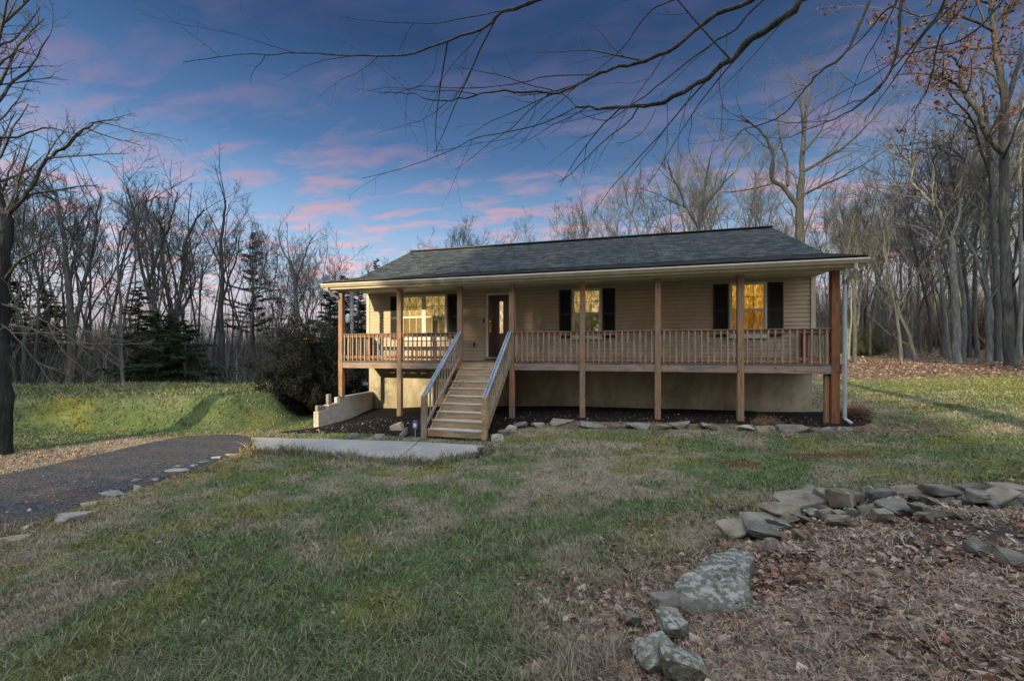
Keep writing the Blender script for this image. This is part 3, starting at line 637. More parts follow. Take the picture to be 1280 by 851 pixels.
# windows
def window(x0, x1, z0, z1, halves, up, low):
    y = WY - .02; mb = MB(); fw = .055
    def rect(a, b, c, d, ya, yb): mb.box(a, b, ya, yb, c, d)
    rect(x0, x0 + fw, z0, z1, y - .055, y); rect(x1 - fw, x1, z0, z1, y - .055, y); rect(x0 + fw, x1 - fw, z1 - fw, z1, y - .055, y); rect(x0 + fw, x1 - fw, z0, z0 + fw, y - .055, y)
    cells = []
    if halves == 2:
        xm = (x0 + x1) / 2; rect(xm - .045, xm + .045, z0 + fw, z1 - fw, y - .055, y); cells = [(x0 + fw, xm - .045), (xm + .045, x1 - fw)]
    else: cells = [(x0 + fw, x1 - fw)]
    f = part(mb, 'window', M['trim'], bevel=.004); zm = (z0 + z1) / 2
    for (a, b) in cells:
        for (c, d, em, yo) in ((zm, z1 - fw, up, .0), (z0 + fw, zm, low, .008)):
            mb = MB(); s_ = .03; ya, yb = y - .046 + yo, y - .024 + yo
            mb.box(a, a + s_, ya, yb, c, d); mb.box(b - s_, b, ya, yb, c, d); mb.box(a + s_, b - s_, ya, yb, d - s_, d); mb.box(a + s_, b - s_, ya, yb, c, c + s_); part(mb, 'sash', M['trim'], f)
            mb = MB(); mb.box(a + s_, b - s_, y - .032 + yo, y - .029 + yo, c + s_, d - s_); part(mb, 'pane', M['glass'], f)
            mb = MB(); mb.box(a + s_ * .5, b - s_ * .5, y - .012 , y - .009, c + s_ * .5, d - s_ * .5); part(mb, 'reflection_panel', M[em], f)  # emissive panel behind the pane, painted with the yellow reflection in the glass
            mb = MB(); nv = 3 if halves == 2 else 3
            for k in range(1, nv): xx = a + (b - a) * k / nv; mb.box(xx - .009, xx + .009, y - .027 + yo, y - .020 + yo, c + s_, d - s_)
            zc = (c + d) / 2; mb.box(a + s_, b - s_, y - .0195 + yo, y - .0135 + yo, zc - .009, zc + .009); part(mb, 'muntin', M['trim'], f)
    mb = MB(); mb.box(x0 - .03, x1 + .03, y - .10, y - .002, z0 - .04, z0 - .003); part(mb, 'sill', M['trim'], f, .004)
def shutter(x0, x1, z0, z1):
    y = WY - .022; mb = MB(); w_ = .045; zm = (z0 + z1) / 2
    mb.box(x0, x0 + w_, y - .035, y, z0, z1); mb.box(x1 - w_, x1, y - .035, y, z0, z1)
    for (a, b) in ((z0, z0 + .06), (zm - .04, zm + .04), (z1 - .06, z1)): mb.box(x0 + w_, x1 - w_, y - .035, y, a, b)
    mb.box(x0 + w_, x1 - w_, y - .010, y - .002, z0 + .06, z1 - .06)
    s_ = part(mb, 'shutter', M['shutter'], bevel=.003); mb = MB()
    for (a, b) in ((z0 + .06, zm - .04), (zm + .04, z1 - .06)):
        z = a + .01
        while z < b - .03: mb.add([(x0 + w_, y - .030, z), (x1 - w_, y - .030, z), (x1 - w_, y - .012, z + .03), (x0 + w_, y - .012, z + .03), (x0 + w_, y - .024, z - .004), (x1 - w_, y - .024, z - .004)], [(0, 1, 2, 3), (4, 5, 1, 0)]); z += .034
    part(mb, 'louvres', M['shutter'], s_)
ZB, ZT = 2.22, 3.84
window(-12.80, -11.00, ZB, ZT, 2, 'refl_up', 'refl_low'); shutter(-13.26, -12.83, ZB, ZT - .03); shutter(-10.97, -10.54, ZB, ZT - .03)
window(-6.58, -5.62, ZB, ZT, 1, 'refl_up', 'refl_low'); shutter(-7.00, -6.61, ZB, ZT - .03); shutter(-5.59, -5.20, ZB, ZT - .03)
window(-1.90, -.90, ZB, ZT, 1, 'refl_amber', 'refl_amber_low'); shutter(-2.33, -1.93, ZB, ZT - .03); shutter(-.87, -.47, ZB, ZT - .03)
# door
mb = MB(); y = WY - .02; X0, X1, Z0, Z1 = -9.53, -8.47, 1.60, 3.80
mb.box(X0, X0 + .075, y - .045, y, Z0, Z1); mb.box(X1 - .075, X1, y - .045, y, Z0, Z1); mb.box(X0 + .075, X1 - .075, y - .045, y, Z1 - .075, Z1); fr_ = part(mb, 'door_frame', M['trim'], bevel=.004)
mb = MB(); mb.box(X0 - .03, X1 + .03, y - .16, y, 1.52, 1.597); part(mb, 'threshold', M['stair'], fr_, .004)
dx0, dx1 = X0 + .08, X1 - .08; gx0, gx1 = -9.06, -8.91
mb = MB(); mb.box(dx0, gx0, y - .03, y - .002, Z0 + .002, Z1 - .08); mb.box(gx1, dx1, y - .03, y - .002, Z0 + .002, Z1 - .08); mb.box(gx0, gx1, y - .03, y - .002, Z0 + .002, 2.40); mb.box(gx0, gx1, y - .03, y - .002, 3.52, Z1 - .08)
door = part(mb, 'front_door', M['door'])
for (a, b) in ((dx0 + .05, gx0 - .06), (gx1 + .06, dx1 - .05)):
    mb = MB(); mb.box(a, b, y - .036, y - .0305, 1.75, 2.35); mb.box(a, b, y - .036, y - .0305, 2.5, 3.55); part(mb, 'panel_moulding', M['door'], door, .003)
pr = [(gx0 - .015, 2.38), (gx1 + .015, 2.38), (gx1 + .015, 3.47)] + [((gx0 + gx1) / 2 + math.cos(R(a)) * (.09), 3.47 + math.sin(R(a)) * .07) for a in (30, 60, 90, 120, 150)] + [(gx0 - .015, 3.47)]
ri = [(gx0 + .012, 2.41), (gx1 - .012, 2.41), (gx1 - .012, 3.46)] + [((gx0 + gx1) / 2 + math.cos(R(a)) * (.062), 3.46 + math.sin(R(a)) * .05) for a in (30, 60, 90, 120, 150)] + [(gx0 + .012, 3.46)]
n_ = len(pr); mb = MB(); mb.add([(a, y - .042, b) for a, b in pr] + [(a, y - .042, b) for a, b in ri] + [(a, y - .026, b) for a, b in pr] + [(a, y - .026, b) for a, b in ri],
     [(i, (i + 1) % n_, n_ + (i + 1) % n_, n_ + i) for i in range(n_)] + [(i, 2 * n_ + i, 2 * n_ + (i + 1) % n_, (i + 1) % n_) for i in range(n_)] + [(n_ + i, 3 * n_ + i, 3 * n_ + (i + 1) % n_, n_ + (i + 1) % n_) for i in range(n_)])
part(mb, 'glass_moulding', M['door'], door)
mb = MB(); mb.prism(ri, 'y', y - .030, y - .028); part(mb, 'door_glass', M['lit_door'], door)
mb = MB(); hx = dx0 + .07
mb.tube([(hx, y - .03, 2.72), (hx, y - .075, 2.70), (hx, y - .085, 2.62), (hx, y - .06, 2.52), (hx, y - .03, 2.50)], .014, 8); mb.box(hx - .03, hx + .03, y - .042, y - .031, 2.46, 2.74)
mb.tube([(hx, y - .03, 2.82), (hx, y - .06, 2.82)], .033, 12); part(mb, 'door_handle', M['brass'], door, smooth=False)
mb = MB(); mb.box(-9.66, -9.60, WY - .05, WY - .022, 2.78, 2.92); part(mb, 'doorbell', M['black'], bevel=.005)
mb = MB(); mb.box(-10.02, -9.95, WY - .045, WY - .022, 1.98, 2.10); mb.tube([(-9.985, WY - .05, 2.04), (-9.985, WY - .05, 1.93)], .018, 8); part(mb, 'wall_outlet', M['black'], bevel=.005)
# stairs
SX0, SX1 = -9.72, -8.26; NR = 10; ZBOT = -.30; rise = (DECK - ZBOT) / NR; run = .262
stair = MB(); stair.box(SX0 + .10, SX1 - .10, -run * (NR - 1) + .02, -run * (NR - 1) + .06, ZBOT - .1, ZBOT + .10)
stairs = part(stair, 'staircase', M['stair'])
for s_ in (SX0 + .02, SX1 - .06):
    mb = MB(); mb.add([(s_, .0, 1.44), (s_ + .04, .0, 1.44), (s_ + .04, -run * (NR - 1) - .02, ZBOT + .12), (s_, -run * (NR - 1) - .02, ZBOT + .12), (s_, 0, 1.16), (s_ + .04, 0, 1.16), (s_ + .04, -run * (NR - 1) + .1, ZBOT - .12), (s_, -run * (NR - 1) + .1, ZBOT - .12)],
              [(0, 1, 2, 3), (4, 5, 6, 7), (0, 1, 5, 4), (1, 2, 6, 5), (2, 3, 7, 6), (3, 0, 4, 7)])
    part(mb, 'stringer', M['stair'], stairs)
for k in range(1, NR):
    zt = DECK - k * rise; y1 = -run * (k - 1) - .0; y0 = y1 - run
    mb = MB(); mb.box(SX0 + .0, SX1 - .0, y0 - .03, y1 - .003, zt - .035, zt); part(mb, 'tread', M['tread'], stairs, .005)
for k in range(0, NR):
    zt = DECK - k * rise - .036; y = -run * k
    mb = MB(); mb.box(SX0 + .01, SX1 - .01, y - .060 if k == 0 else y - .022, y - .048 if k == 0 else y - .004, zt - rise + .038, zt); part(mb, 'riser', M['stair'], stairs, .003)
ye = -run * (NR - 1) - .08
for i, x in enumerate((SX0 - .06, SX1 + .06)):
    s_ = -1 if i == 0 else 1
    mb = MB(); mb.box(x - .06, x + .06, ye - .06, ye + .06, ZBOT - .25, ZBOT + 1.02); part(mb, 'newel_post', M['stair'] if i else M['baluster'], stairs, .012)
    a0 = Vector((x + .0 * s_, -.07, 2.37)); a1 = Vector((x, ye - .02, ZBOT + .97)); a0b = Vector((x - s_ * 0, -.07, 2.37))
    mb = MB(); mb.bar(a0 + Vector((-.045, 0, 0)), a1 + Vector((-.045, 0, 0)), .045, .05); mb.bar(a0 + Vector((.03, 0, .01)), a1 + Vector((.03, 0, .01)), .06, .05); part(mb, 'handrail', M['rail_blue'], stairs, .006)
    mb = MB(); mb.bar(a0 + Vector((0, 0, -.78)), a1 + Vector((0, 0, -.80)), .035, .085); part(mb, 'lower_rail', M['baluster'], stairs)
    nb = 13
    for k in range(nb):
        f_ = (k + .6) / nb; q = a0.lerp(a1, f_); mb = MB(); xo = q.x + s_ * .035
        mb.box(xo - .016, xo + .016, q.y - .016, q.y + .016, q.z - .90, q.z - .03); part(mb, 'stair_baluster', M['baluster'], stairs)

# ---------------------------------------------------------------- block retaining wall by the left end of the porch
rw = empty('retaining_wall', (-14.12, .2, -.3)); tag(rw, 'stepped pale concrete block retaining wall with short board stubs, at the left end of the porch', 'retaining wall')
def rwp(mb, name, m): return part(mb, name, m, rw, .006)
mb = MB(); mb.box(-14.22, -14.02, -.10, 1.78, -1.2, .275); rwp(mb, 'wall_section', M['block'])
mb = MB(); mb.box(-14.215, -14.025, -.60, -.103, -1.2, .09); rwp(mb, 'wall_section', M['block'])
mb = MB(); mb.box(-14.21, -14.03, -1.05, -.603, -1.2, -.06); rwp(mb, 'wall_section', M['block'])
for (y0, y1, za, zb) in ((-.55, -.40, .092, .42), (-1.03, -.94, -.058, .12), (-.89, -.81, -.058, .10), (-.76, -.68, -.058, .08)):
    mb = MB(); mb.box(-14.17, -14.08, y0, y1, za, zb); rwp(mb, 'board_stub', M['baluster'])

# ---------------------------------------------------------------- yard alarm sign by the stairs
q, Zq = ground_at(519, 549); ys = empty('yard_sign', q); tag(ys, 'small blue-grey shield-shaped yard sign on a metal stake in the mulch left of the stairs', 'yard sign')
m = M['sign'] = mat('blue_sign', (.06, .10, .20), .4); m = M['sign_white'] = mat('sign_white', (.55, .6, .7), .5)
mb = MB(); mb.tube([(q.x, q.y, q.z - .1), (q.x, q.y, q.z + .3)], .009, 6); part(mb, 'stake', M['white_metal'], ys)
def face(pts, y, d): return [(q.x + a, y, q.z + b) for a, b in pts]
oct_ = [(-.055, .25), (.055, .25), (.075, .32), (.075, .42), (.045, .48), (-.045, .48), (-.075, .42), (-.075, .32)]
mb = MB(); mb.prism([(q.x + a, q.z + b) for a, b in oct_], 'y', q.y - .018, q.y - .009); sg = part(mb, 'sign_face', M['sign'], ys, .002)
mb = MB(); mb.prism([(q.x + a, q.z + b) for a, b in [(-.03, .30), (.03, .30), (.042, .35), (.03, .40), (-.03, .40), (-.042, .35)]], 'y', q.y - .0215, q.y - .0185); part(mb, 'emblem', M['sign_white'], sg)

# ---------------------------------------------------------------- rocks
def rock_mesh(seed, sx_, sy, sz, flat=.5, sub=2):
    rg = np.random.default_rng(seed); bm = bmesh.new()
    for _ in range(16 if flat < .8 else 34):
        d = rg.normal(size=3); d /= np.linalg.norm(d); s_ = np.sign(d) * np.abs(d) ** flat; s_ /= max(1e-6, np.abs(s_).max()); r_ = .8 + .2 * rg.random()
        bm.verts.new((s_[0] * sx_ / 2 * r_, s_[1] * sy / 2 * r_, s_[2] * sz / 2 * r_))
    res = bmesh.ops.convex_hull(bm, input=bm.verts); bmesh.ops.delete(bm, geom=[g for g in res['geom_interior'] if isinstance(g, bmesh.types.BMVert)], context='VERTS')
    bmesh.ops.bevel(bm, geom=list(bm.edges), offset=min(sx_, sy, sz) * .09, segments=2, affect='EDGES', clamp_overlap=True)
    bmesh.ops.triangulate(bm, faces=bm.faces)
    if sub: bmesh.ops.subdivide_edges(bm, edges=[e for e in bm.edges if e.calc_length() > max(sx_, sy) * .16], cuts=2, use_grid_fill=True); bmesh.ops.triangulate(bm, faces=bm.faces)
    mn = min(sx_, sy, sz)
    for v in bm.verts:
        c = v.co * (6 / max(sx_, sy)); k = math.sin(c.x * 3.1 + seed) * math.cos(c.y * 4.3 + seed * 2) * math.sin(c.z * 5 + 1 + seed) + rg.normal() * .35
        v.co += v.co.normalized() * k * mn * .035
    me = bpy.data.meshes.new('stone'); bm.to_mesh(me); bm.free(); me.polygons.foreach_set('use_smooth', [False] * len(me.polygons)); return me
STONES = []
def rock(name, px0, px1, py0, py1, seed, m, label, group, dk=.7, sink=.25, tilt=8, tmin=.05, tmax=.3, flat=.5, extra=0):
    pxc = (px0 + px1) / 2; g, Z = ground_at(pxc, py1); W = (px1 - px0) / F_PX * Z; D = W * dk; H = (py1 - py0) / F_PX * Z - D * (CAM.z - g.z) / Z * .8
    T = min(max(H, tmin), tmax); fwd = Vector((-sn, cs, 0)); c = g + fwd * D * .5; zt = tz(c.x, c.y)
    T2 = T / (1 - sink); o = link(name, rock_mesh(seed, W, D, T2, flat), m); o.location = (c.x, c.y, max(g.z, zt * .5 + g.z * .5) + T2 * (.5 - sink) + extra)
    rg = random.Random(seed); o.rotation_euler = (R(rg.uniform(-tilt, tilt)), R(rg.uniform(-tilt, tilt)), YAW + R(rg.uniform(-14, 14)))
    STONES.append((c.x, c.y, W * .5, D * .5)); tag(o, label, 'stone' if name != 'boulder' else 'boulder', group); return o
def ordn(i): return ['first', 'second', 'third', 'fourth', 'fifth', 'sixth', 'seventh', 'eighth', 'ninth', 'tenth', 'eleventh', 'twelfth', 'thirteenth', 'fourteenth', 'fifteenth', 'sixteenth', 'seventeenth', 'eighteenth',
                     'nineteenth', 'twentieth', 'twenty-first', 'twenty-second', 'twenty-third', 'twenty-fourth', 'twenty-fifth', 'twenty-sixth', 'twenty-seventh', 'twenty-eighth', 'twenty-ninth', 'thirtieth'][i]
# the big triangular boulder, outlined by hand as a real slab
def big_boulder():
    top = [(841, 728), (866, 709), (890, 692), (914, 682), (937, 686), (944, 697), (938, 711), (936, 724), (940, 742), (938, 751), (915, 757), (880, 752), (850, 743)]
    z_t = .42; pts = [G0(px, py, z_t) for px, py in top]; c = np.mean(pts, 0); zg = tz(*c) - .15
    bm = bmesh.new(); V = []
    ring = []
    for k, (s_, z, f_) in enumerate(((.96, zg, 1), (1.0, zg + .15, 1), (1.035, z_t - .05, 1), (.99, z_t - .008, 1), (.93, z_t + .004, 1), (.55, z_t + .018, 1), (.25, z_t + .022, 1))):
        row = []
        for i, p_ in enumerate(pts):
            for h in (0, .5):
                a = np.array(p_); b_ = np.array(pts[(i + 1) % len(pts)]); q_ = a * (1 - h) + b_ * h
                jz = (fbm(q_[0:1] * 9 + k, q_[1:2] * 9, 3, 7)[0] - .5) * .05
                d = (q_ - c) * s_ * (1 + (fbm(q_[0:1] * 6, q_[1:2] * 6 + k * 3, 2, 9)[0] - .5) * .09)
                row.append(bm.verts.new((d[0], d[1], z - zg + jz)))
        ring.append(row)
    for a, b_ in zip(ring[:-1], ring[1:]):
        for i in range(len(a)): bm.faces.new((a[i], a[(i + 1) % len(a)], b_[(i + 1) % len(a)], b_[i]))
    bm.faces.new(ring[-1]); bmesh.ops.recalc_face_normals(bm, faces=bm.faces)
    bmesh.ops.subdivide_edges(bm, edges=bm.edges, cuts=1, use_grid_fill=True)
    rg = np.random.default_rng(4)
    for v in bm.verts: v.co += Vector(rg.normal(size=3)) * .003
    me = bpy.data.meshes.new('boulder'); bm.to_mesh(me); bm.free(); me.polygons.foreach_set('use_smooth', [True] * len(me.polygons))
    o = link('boulder', me, M['boulder']); o.location = (c[0], c[1], zg)
    tag(o, 'large flat triangular boulder mottled with pale lichen, where the dry stone wall ends', 'boulder')
big_boulder()
WG = 'stones of the low dry stone wall on the right'
wall_stones = [
 (817, 872, 749, 772, 'thin flat grey stone lying just left of the foot of the big boulder', .45), (798, 860, 803, 851, 'rounded green-grey rock at the bottom edge, below the thin flat stone', .8),
 (832, 893, 826, 862, 'dark rock tucked against the rounded rock at the bottom edge', .8), (783, 803, 777, 794, 'small grey stone poking out of the straw left of the bottom rocks', .6),
 (826, 869, 785, 806, 'half-buried flat stone between the thin flat stone and the bottom rocks', .7), (905, 948, 663, 679, 'pale flat stone right behind the top of the big boulder', .9),
 (941, 988, 655, 680, 'blocky grey stone at the boulder end of the stone wall', .8), (956, 976, 676, 694, 'small pointed stone standing at the foot of the blocky end stone', .6),
 (944, 1001, 642, 667, 'long brown-edged slab lying behind the blocky end stone', .8), (967, 1030, 630, 656, 'broad slab with a rusty front edge stacked on the left part of the wall', .8),
 (981, 1048, 622, 640, 'thin wide slab layered on top of the broad rusty slab', .6), (1005, 1038, 614, 632, 'light grey cap stone on the left part of the wall', .7),
 (1028, 1085, 616, 636, 'dark tilted slab with a brown underside beside the light cap stone', .5), (1050, 1101, 611, 645, 'long blue-grey slab leaning down to the right on the wall', .7),
 (1026, 1046, 640, 652, 'small brown stone wedged under the dark tilted slab', .6), (1039, 1070, 642, 662, 'upright grey stone filling the gap under the leaning slab', .6),
 (1096, 1120, 637, 656, 'squarish stone at the foot of the wall right of the leaning slab', .7), (1093, 1128, 618, 634, 'light flat cap stone to the right of the leaning slab', .7),
 (1129, 1173, 621, 633, 'low dark stone in the middle of the wall beside the largest cap rock', .6), (1114, 1162, 633, 648, 'flat brownish stone lying in front of the low dark stone', .8),
 (1151, 1170, 645, 656, 'small pale stone on the leaves in front of the wall middle', .7), (1161, 1210, 608, 632, 'largest dark rock on top of the right part of the wall', .7),
 (1155, 1212, 634, 651, 'long flat slab lying below the largest dark rock', .5), (1206, 1234, 611, 626, 'grey rounded stone just right of the largest dark rock', .7),
 (1221, 1250, 623, 637, 'grey stone at the foot of the wall under the rounded stone', .7), (1245, 1288, 621, 637, 'brown-edged slab at the right end of the wall', .6),
 (1258, 1300, 613, 630, 'blue-grey stone resting over the last slab at the picture edge', .7), (995, 1009, 673, 680, 'tiny flat pale stone on the straw below the wall', .7),
 (1218, 1240, 692, 700, 'flat pale stone lying alone on the dark bare soil', .8), (1262, 1286, 707, 714, 'flat pale stone on the bare soil nearest the right picture edge', .8)]
for i, (a, b, c, d, lb, dk) in enumerate(wall_stones):
    rock('stone', a, b, c, d, 100 + i, M['boulder'] if i in (1, 2, 4) else M['stone'], lb, WG, dk=dk, tilt=13, flat=.85 if i in (1, 2, 4) else .40, tmin=.085, tmax=.22, sink=.12, extra=.02 + (.05 if d < 640 and i > 9 else 0))
wl = [(815, 838), (822, 800), (846, 776), (905, 690), (950, 676), (990, 662), (1030, 652), (1070, 655), (1100, 646), (1140, 644), (1180, 640), (1220, 636), (1280, 632)]
rw_ = random.Random(77)
for i in range(26):
    px = 862 + i * 16.6 if i > 2 else 806 + i * 22; yb = float(np.interp(px, [a for a, b in wl], [b for a, b in wl])) + rw_.uniform(-9, 5); w_ = rw_.uniform(14, 30)
    if 838 < px < 948: continue
    rock('stone', px, px + w_, yb - w_ * .45, yb, 700 + i, M['stone'] if i % 3 else M['boulder'], 'small filler stone, %s from the left among those wedged in the low dry stone wall' % ordn(i), 'filler stones of the low dry stone wall', dk=.75, tilt=20, flat=.5, tmin=.07, tmax=.2, sink=.15, extra=.01)
# edging in front of the porch
px = 640; k = 0; specs = []
rgp = random.Random(3)
while px < 1068:
    w_ = rgp.choice((16, 20, 24, 30, 36)) * (1 + (px - 640) / 1400); specs.append((px, px + w_)); px += w_ * rgp.uniform(.95, 1.25)
n_e = len(specs)
for i, (a, b) in enumerate(specs):
    x_ = (a + b) / 2; yb = 533 + (x_ - 640) / 400 * 8 + rgp.uniform(-1.5, 1.5)
    rock('stone', a, b, yb - rgp.uniform(5, 9), yb, 300 + i, M['pale_stone'] if i % 4 == 1 else M['stone'], '%s stone from the left in the edging row in front of the porch' % ordn(i), 'edging stones in front of the porch', dk=.6, tmin=.13, tmax=.24, tilt=10, sink=.2)
# stones curving round the foot of the stairs
st = [(604, 618, 547, 560), (613, 630, 541, 553), (622, 640, 534, 545), (596, 610, 556, 568), (588, 601, 563, 573), (630, 646, 530, 540), (608, 616, 560, 567)]
for i, (a, b, c, d) in enumerate(st):
    rock('stone', a, b, c, d, 400 + i, M['pale_stone'] if i % 2 else M['stone'], ['grey angular rock right of the stair foot beside the newel', 'pale rock one up the slope from the stair foot rock', 'grey rock halfway up the curved row right of the stairs',
         'pale rock at the walkway corner below the stairs', 'small dark rock at the tip of the walkway end', 'flat pale rock topping the curved row right of the stairs', 'tiny grey rock lying in the leaves beside the walkway end'][i], 'rocks curving round the foot of the stairs', tmin=.1, tmax=.25, tilt=15, flat=.6)
for i, (a, b, c, d, lb) in enumerate([(486, 503, 525, 540, 'grey rock leaning on the second porch post from the left'), (497, 509, 528, 546, 'pointed pale rock in front of the second porch post from the left'),
                                      (434, 446, 541, 549, 'small stone on the mulch edge near the block wall'), (464, 480, 541, 551, 'mossy flat stone at the walkway edge in the left mulch bed')]):
    rock('stone', a, b, c, d, 430 + i, M['pale_stone'] if i < 2 else M['stone'], lb, None, tmin=.08, tmax=.3, tilt=14, flat=.6)
# pale stones between driveway and lawn
dv = [(-14, 26, 664, 678), (20, 36, 655, 664), (48, 100, 630, 655), (92, 116, 622, 634), (116, 150, 610, 622), (150, 176, 604, 613), (155, 172, 596, 604), (176, 196, 596, 604), (196, 232, 584, 593), (232, 246, 578, 585),
      (246, 262, 573, 580), (262, 276, 568, 575), (276, 292, 565, 571), (36, 48, 650, 657), (214, 226, 580, 585)]
dv.sort(key=lambda q: q[0])
for i, (a, b, c, d) in enumerate(dv):
    a, b, c = a + (b - a) * .12, b - (b - a) * .12, c + (d - c) * .2
    rock('stone', a, b, c, d, 500 + i, M['pale_stone'], '%s pale stone from the left picture edge along the lawn side of the driveway' % ordn(i), 'pale edging stones between driveway and lawn', dk=.8, tmin=.05, tmax=.12, tilt=8, flat=.7, sink=.5)

# ---------------------------------------------------------------- branching plants
class Tubes:
    """collects polylines with radii and turns them into one tube mesh, fast"""
    def __init__(s): s.items = {}
    def add(s, pts, rad, k): s.items.setdefault((len(pts), k), []).append((pts, rad))
    def mesh(s, name, m, smooth=True):
        Vs = []; Fs = []; base = 0
        for (n, k), lst in s.items.items():
            Pn = np.array([p for p, r in lst], float); Rn = np.array([r for p, r in lst], float)      # (b,n,3),(b,n)
            T = np.gradient(Pn, axis=1); T /= np.linalg.norm(T, axis=2, keepdims=True) + 1e-9
            ref = np.where(np.abs(T[:, :1, 2:3]) > .8, np.array([[[1., 0, 0]]]), np.array([[[0, 0, 1.]]]))
            U = np.cross(T, np.broadcast_to(ref, T.shape)); U /= np.linalg.norm(U, axis=2, keepdims=True) + 1e-9; W_ = np.cross(T, U)
            a = 2 * np.pi * np.arange(k) / k
            V = Pn[:, :, None, :] + Rn[:, :, None, None] * (U[:, :, None, :] * np.cos(a)[None, None, :, None] + W_[:, :, None, :] * np.sin(a)[None, None, :, None])
            b = len(lst); idx = base + np.arange(b * n * k).reshape(b, n, k); nx = np.roll(idx, -1, axis=2)
            f = np.stack([idx[:, :-1], nx[:, :-1], nx[:, 1:], idx[:, 1:]], -1).reshape(-1, 4)
            Vs.append(V.reshape(-1, 3)); Fs.append(f); base += b * n * k
        return np_mesh(name, np.concatenate(Vs), np.concatenate(Fs), m, None, smooth, 4)
def unit(v): return v / (np.linalg.norm(v) + 1e-9)
def grow_line(rg, p, d, length, n, wander, trop):
    pts = [p]; q = p; step = length / n
    for i in range(n):
        d = unit(d + rg.normal(size=3) * wander + np.array([0, 0, trop])); q = q + d * step; pts.append(q)
    return np.array(pts), d
def side_dir(rg, t, ang):
    r_ = rg.normal(size=3); r_ -= t * (r_ @ t); r_ = unit(r_); return unit(t * math.cos(ang) + r_ * math.sin(ang))
def ramify(rg, pts, rad, level, spec, A, B):
    """spawn side branches along a polyline; A gets the thick ones, B the fine ones"""
    if level >= len(spec): return
    s = spec[level]; n = len(pts) - 1; cnt = max(1, int(rg.normal(s['n'], s['n'] * .18)))
    Lp = np.linalg.norm(np.diff(pts, axis=0), axis=1).sum()
    for c in range(cnt):
        u = s['from'] + (1 - s['from']) * (c + rg.random()) / cnt; u = min(u, .995); i = int(u * n); f = u * n - i
        p = pts[i] * (1 - f) + pts[i + 1] * f; t = unit(pts[i + 1] - pts[i]); r0 = rad[i] * (1 - f) + rad[i + 1] * f
        d = side_dir(rg, t, R(rg.uniform(*s['ang']))); ln = Lp * s['len'] * rg.uniform(.6, 1.25) * (1.15 - .55 * u) if 'abs' not in s else s['abs'] * rg.uniform(.5, 1.3)
        r1 = max(min(r0 * .75, ln * s.get('thick', .016)), s['rmin']); q, _ = grow_line(rg, p, d, ln, s['seg'], s['w'], s['up'])
        rr = np.linspace(r1, max(r1 * .3, s['rmin'] * .6), len(q)); (A if s['to'] == 'A' else B).add(q, rr, s['k']); ramify(rg, q, rr, level + 1, spec, A, B)
def tree_variant(seed, H=14., r0=.22, fork=.45, forks=3, spread=28, twigs=1.0, lean=.04, lowlimbs=0):
    rg = np.random.default_rng(seed); A = Tubes(); B = Tubes(); d = unit(np.array([rg.normal() * lean, rg.normal() * lean, 1.]))
    hf = H * fork * rg.uniform(.85, 1.15); q, d2 = grow_line(rg, np.array([0, 0, -.4]), d, hf, 7, .05, .05)
    rr = np.linspace(r0, r0 * .72, len(q)); rr[0] *= 1.45; rr[1] *= 1.05; A.add(q, rr, 9)
    sp = [dict(n=7, **{'from': .28}, ang=(28, 60), len=.42, seg=5, w=.13, up=.09, to='A', k=5, rmin=.016, thick=.017),
          dict(n=8 * twigs, **{'from': .15}, ang=(24, 55), len=.46, seg=4, w=.12, up=.09, to='B', k=4, rmin=.008),
          dict(n=6 * twigs, **{'from': .1}, ang=(22, 50), len=.48, seg=3, w=.12, up=.08, to='B', k=3, rmin=.0055),
          dict(n=3.4 * twigs, **{'from': .1}, ang=(22, 50), len=.55, seg=2, w=.14, up=.06, to='B', k=3, rmin=.004)]
    a0 = rg.uniform(0, 6.28)
    for i in range(forks):
        a = a0 + i * 6.283 / forks + rg.normal() * .3; t = R(rg.uniform(.35, 1.0) * spread) if forks > 1 else R(3)
        dd = unit(np.array([math.cos(a) * math.sin(t), math.sin(a) * math.sin(t), math.cos(t)])); ln = (H - hf) * rg.uniform(.78, 1.08)
        p, _ = grow_line(rg, q[-1] - np.array([0, 0, .12]), dd, ln, 9, .115, .10); r1 = r0 * .72 * rg.uniform(.55, .8) if forks > 1 else r0 * .72
        r_ = np.linspace(r1, .018, len(p)) ** 1.0; A.add(p, r_, 7); ramify(rg, p, r_, 0, sp, A, B)
    if lowlimbs:
        s2 = [dict(sp[0], n=lowlimbs, ang=(50, 85), len=.40, up=.02, **{})] + sp[1:3]; s2[0]['from'] = .45; ramify(rg, q, rr * .5, 0, s2, A, B)
    return A.mesh('trunk', None), B.mesh('crown', None), H
def fix_none(me, m):
    me.materials.clear(); me.materials.append(m); return me
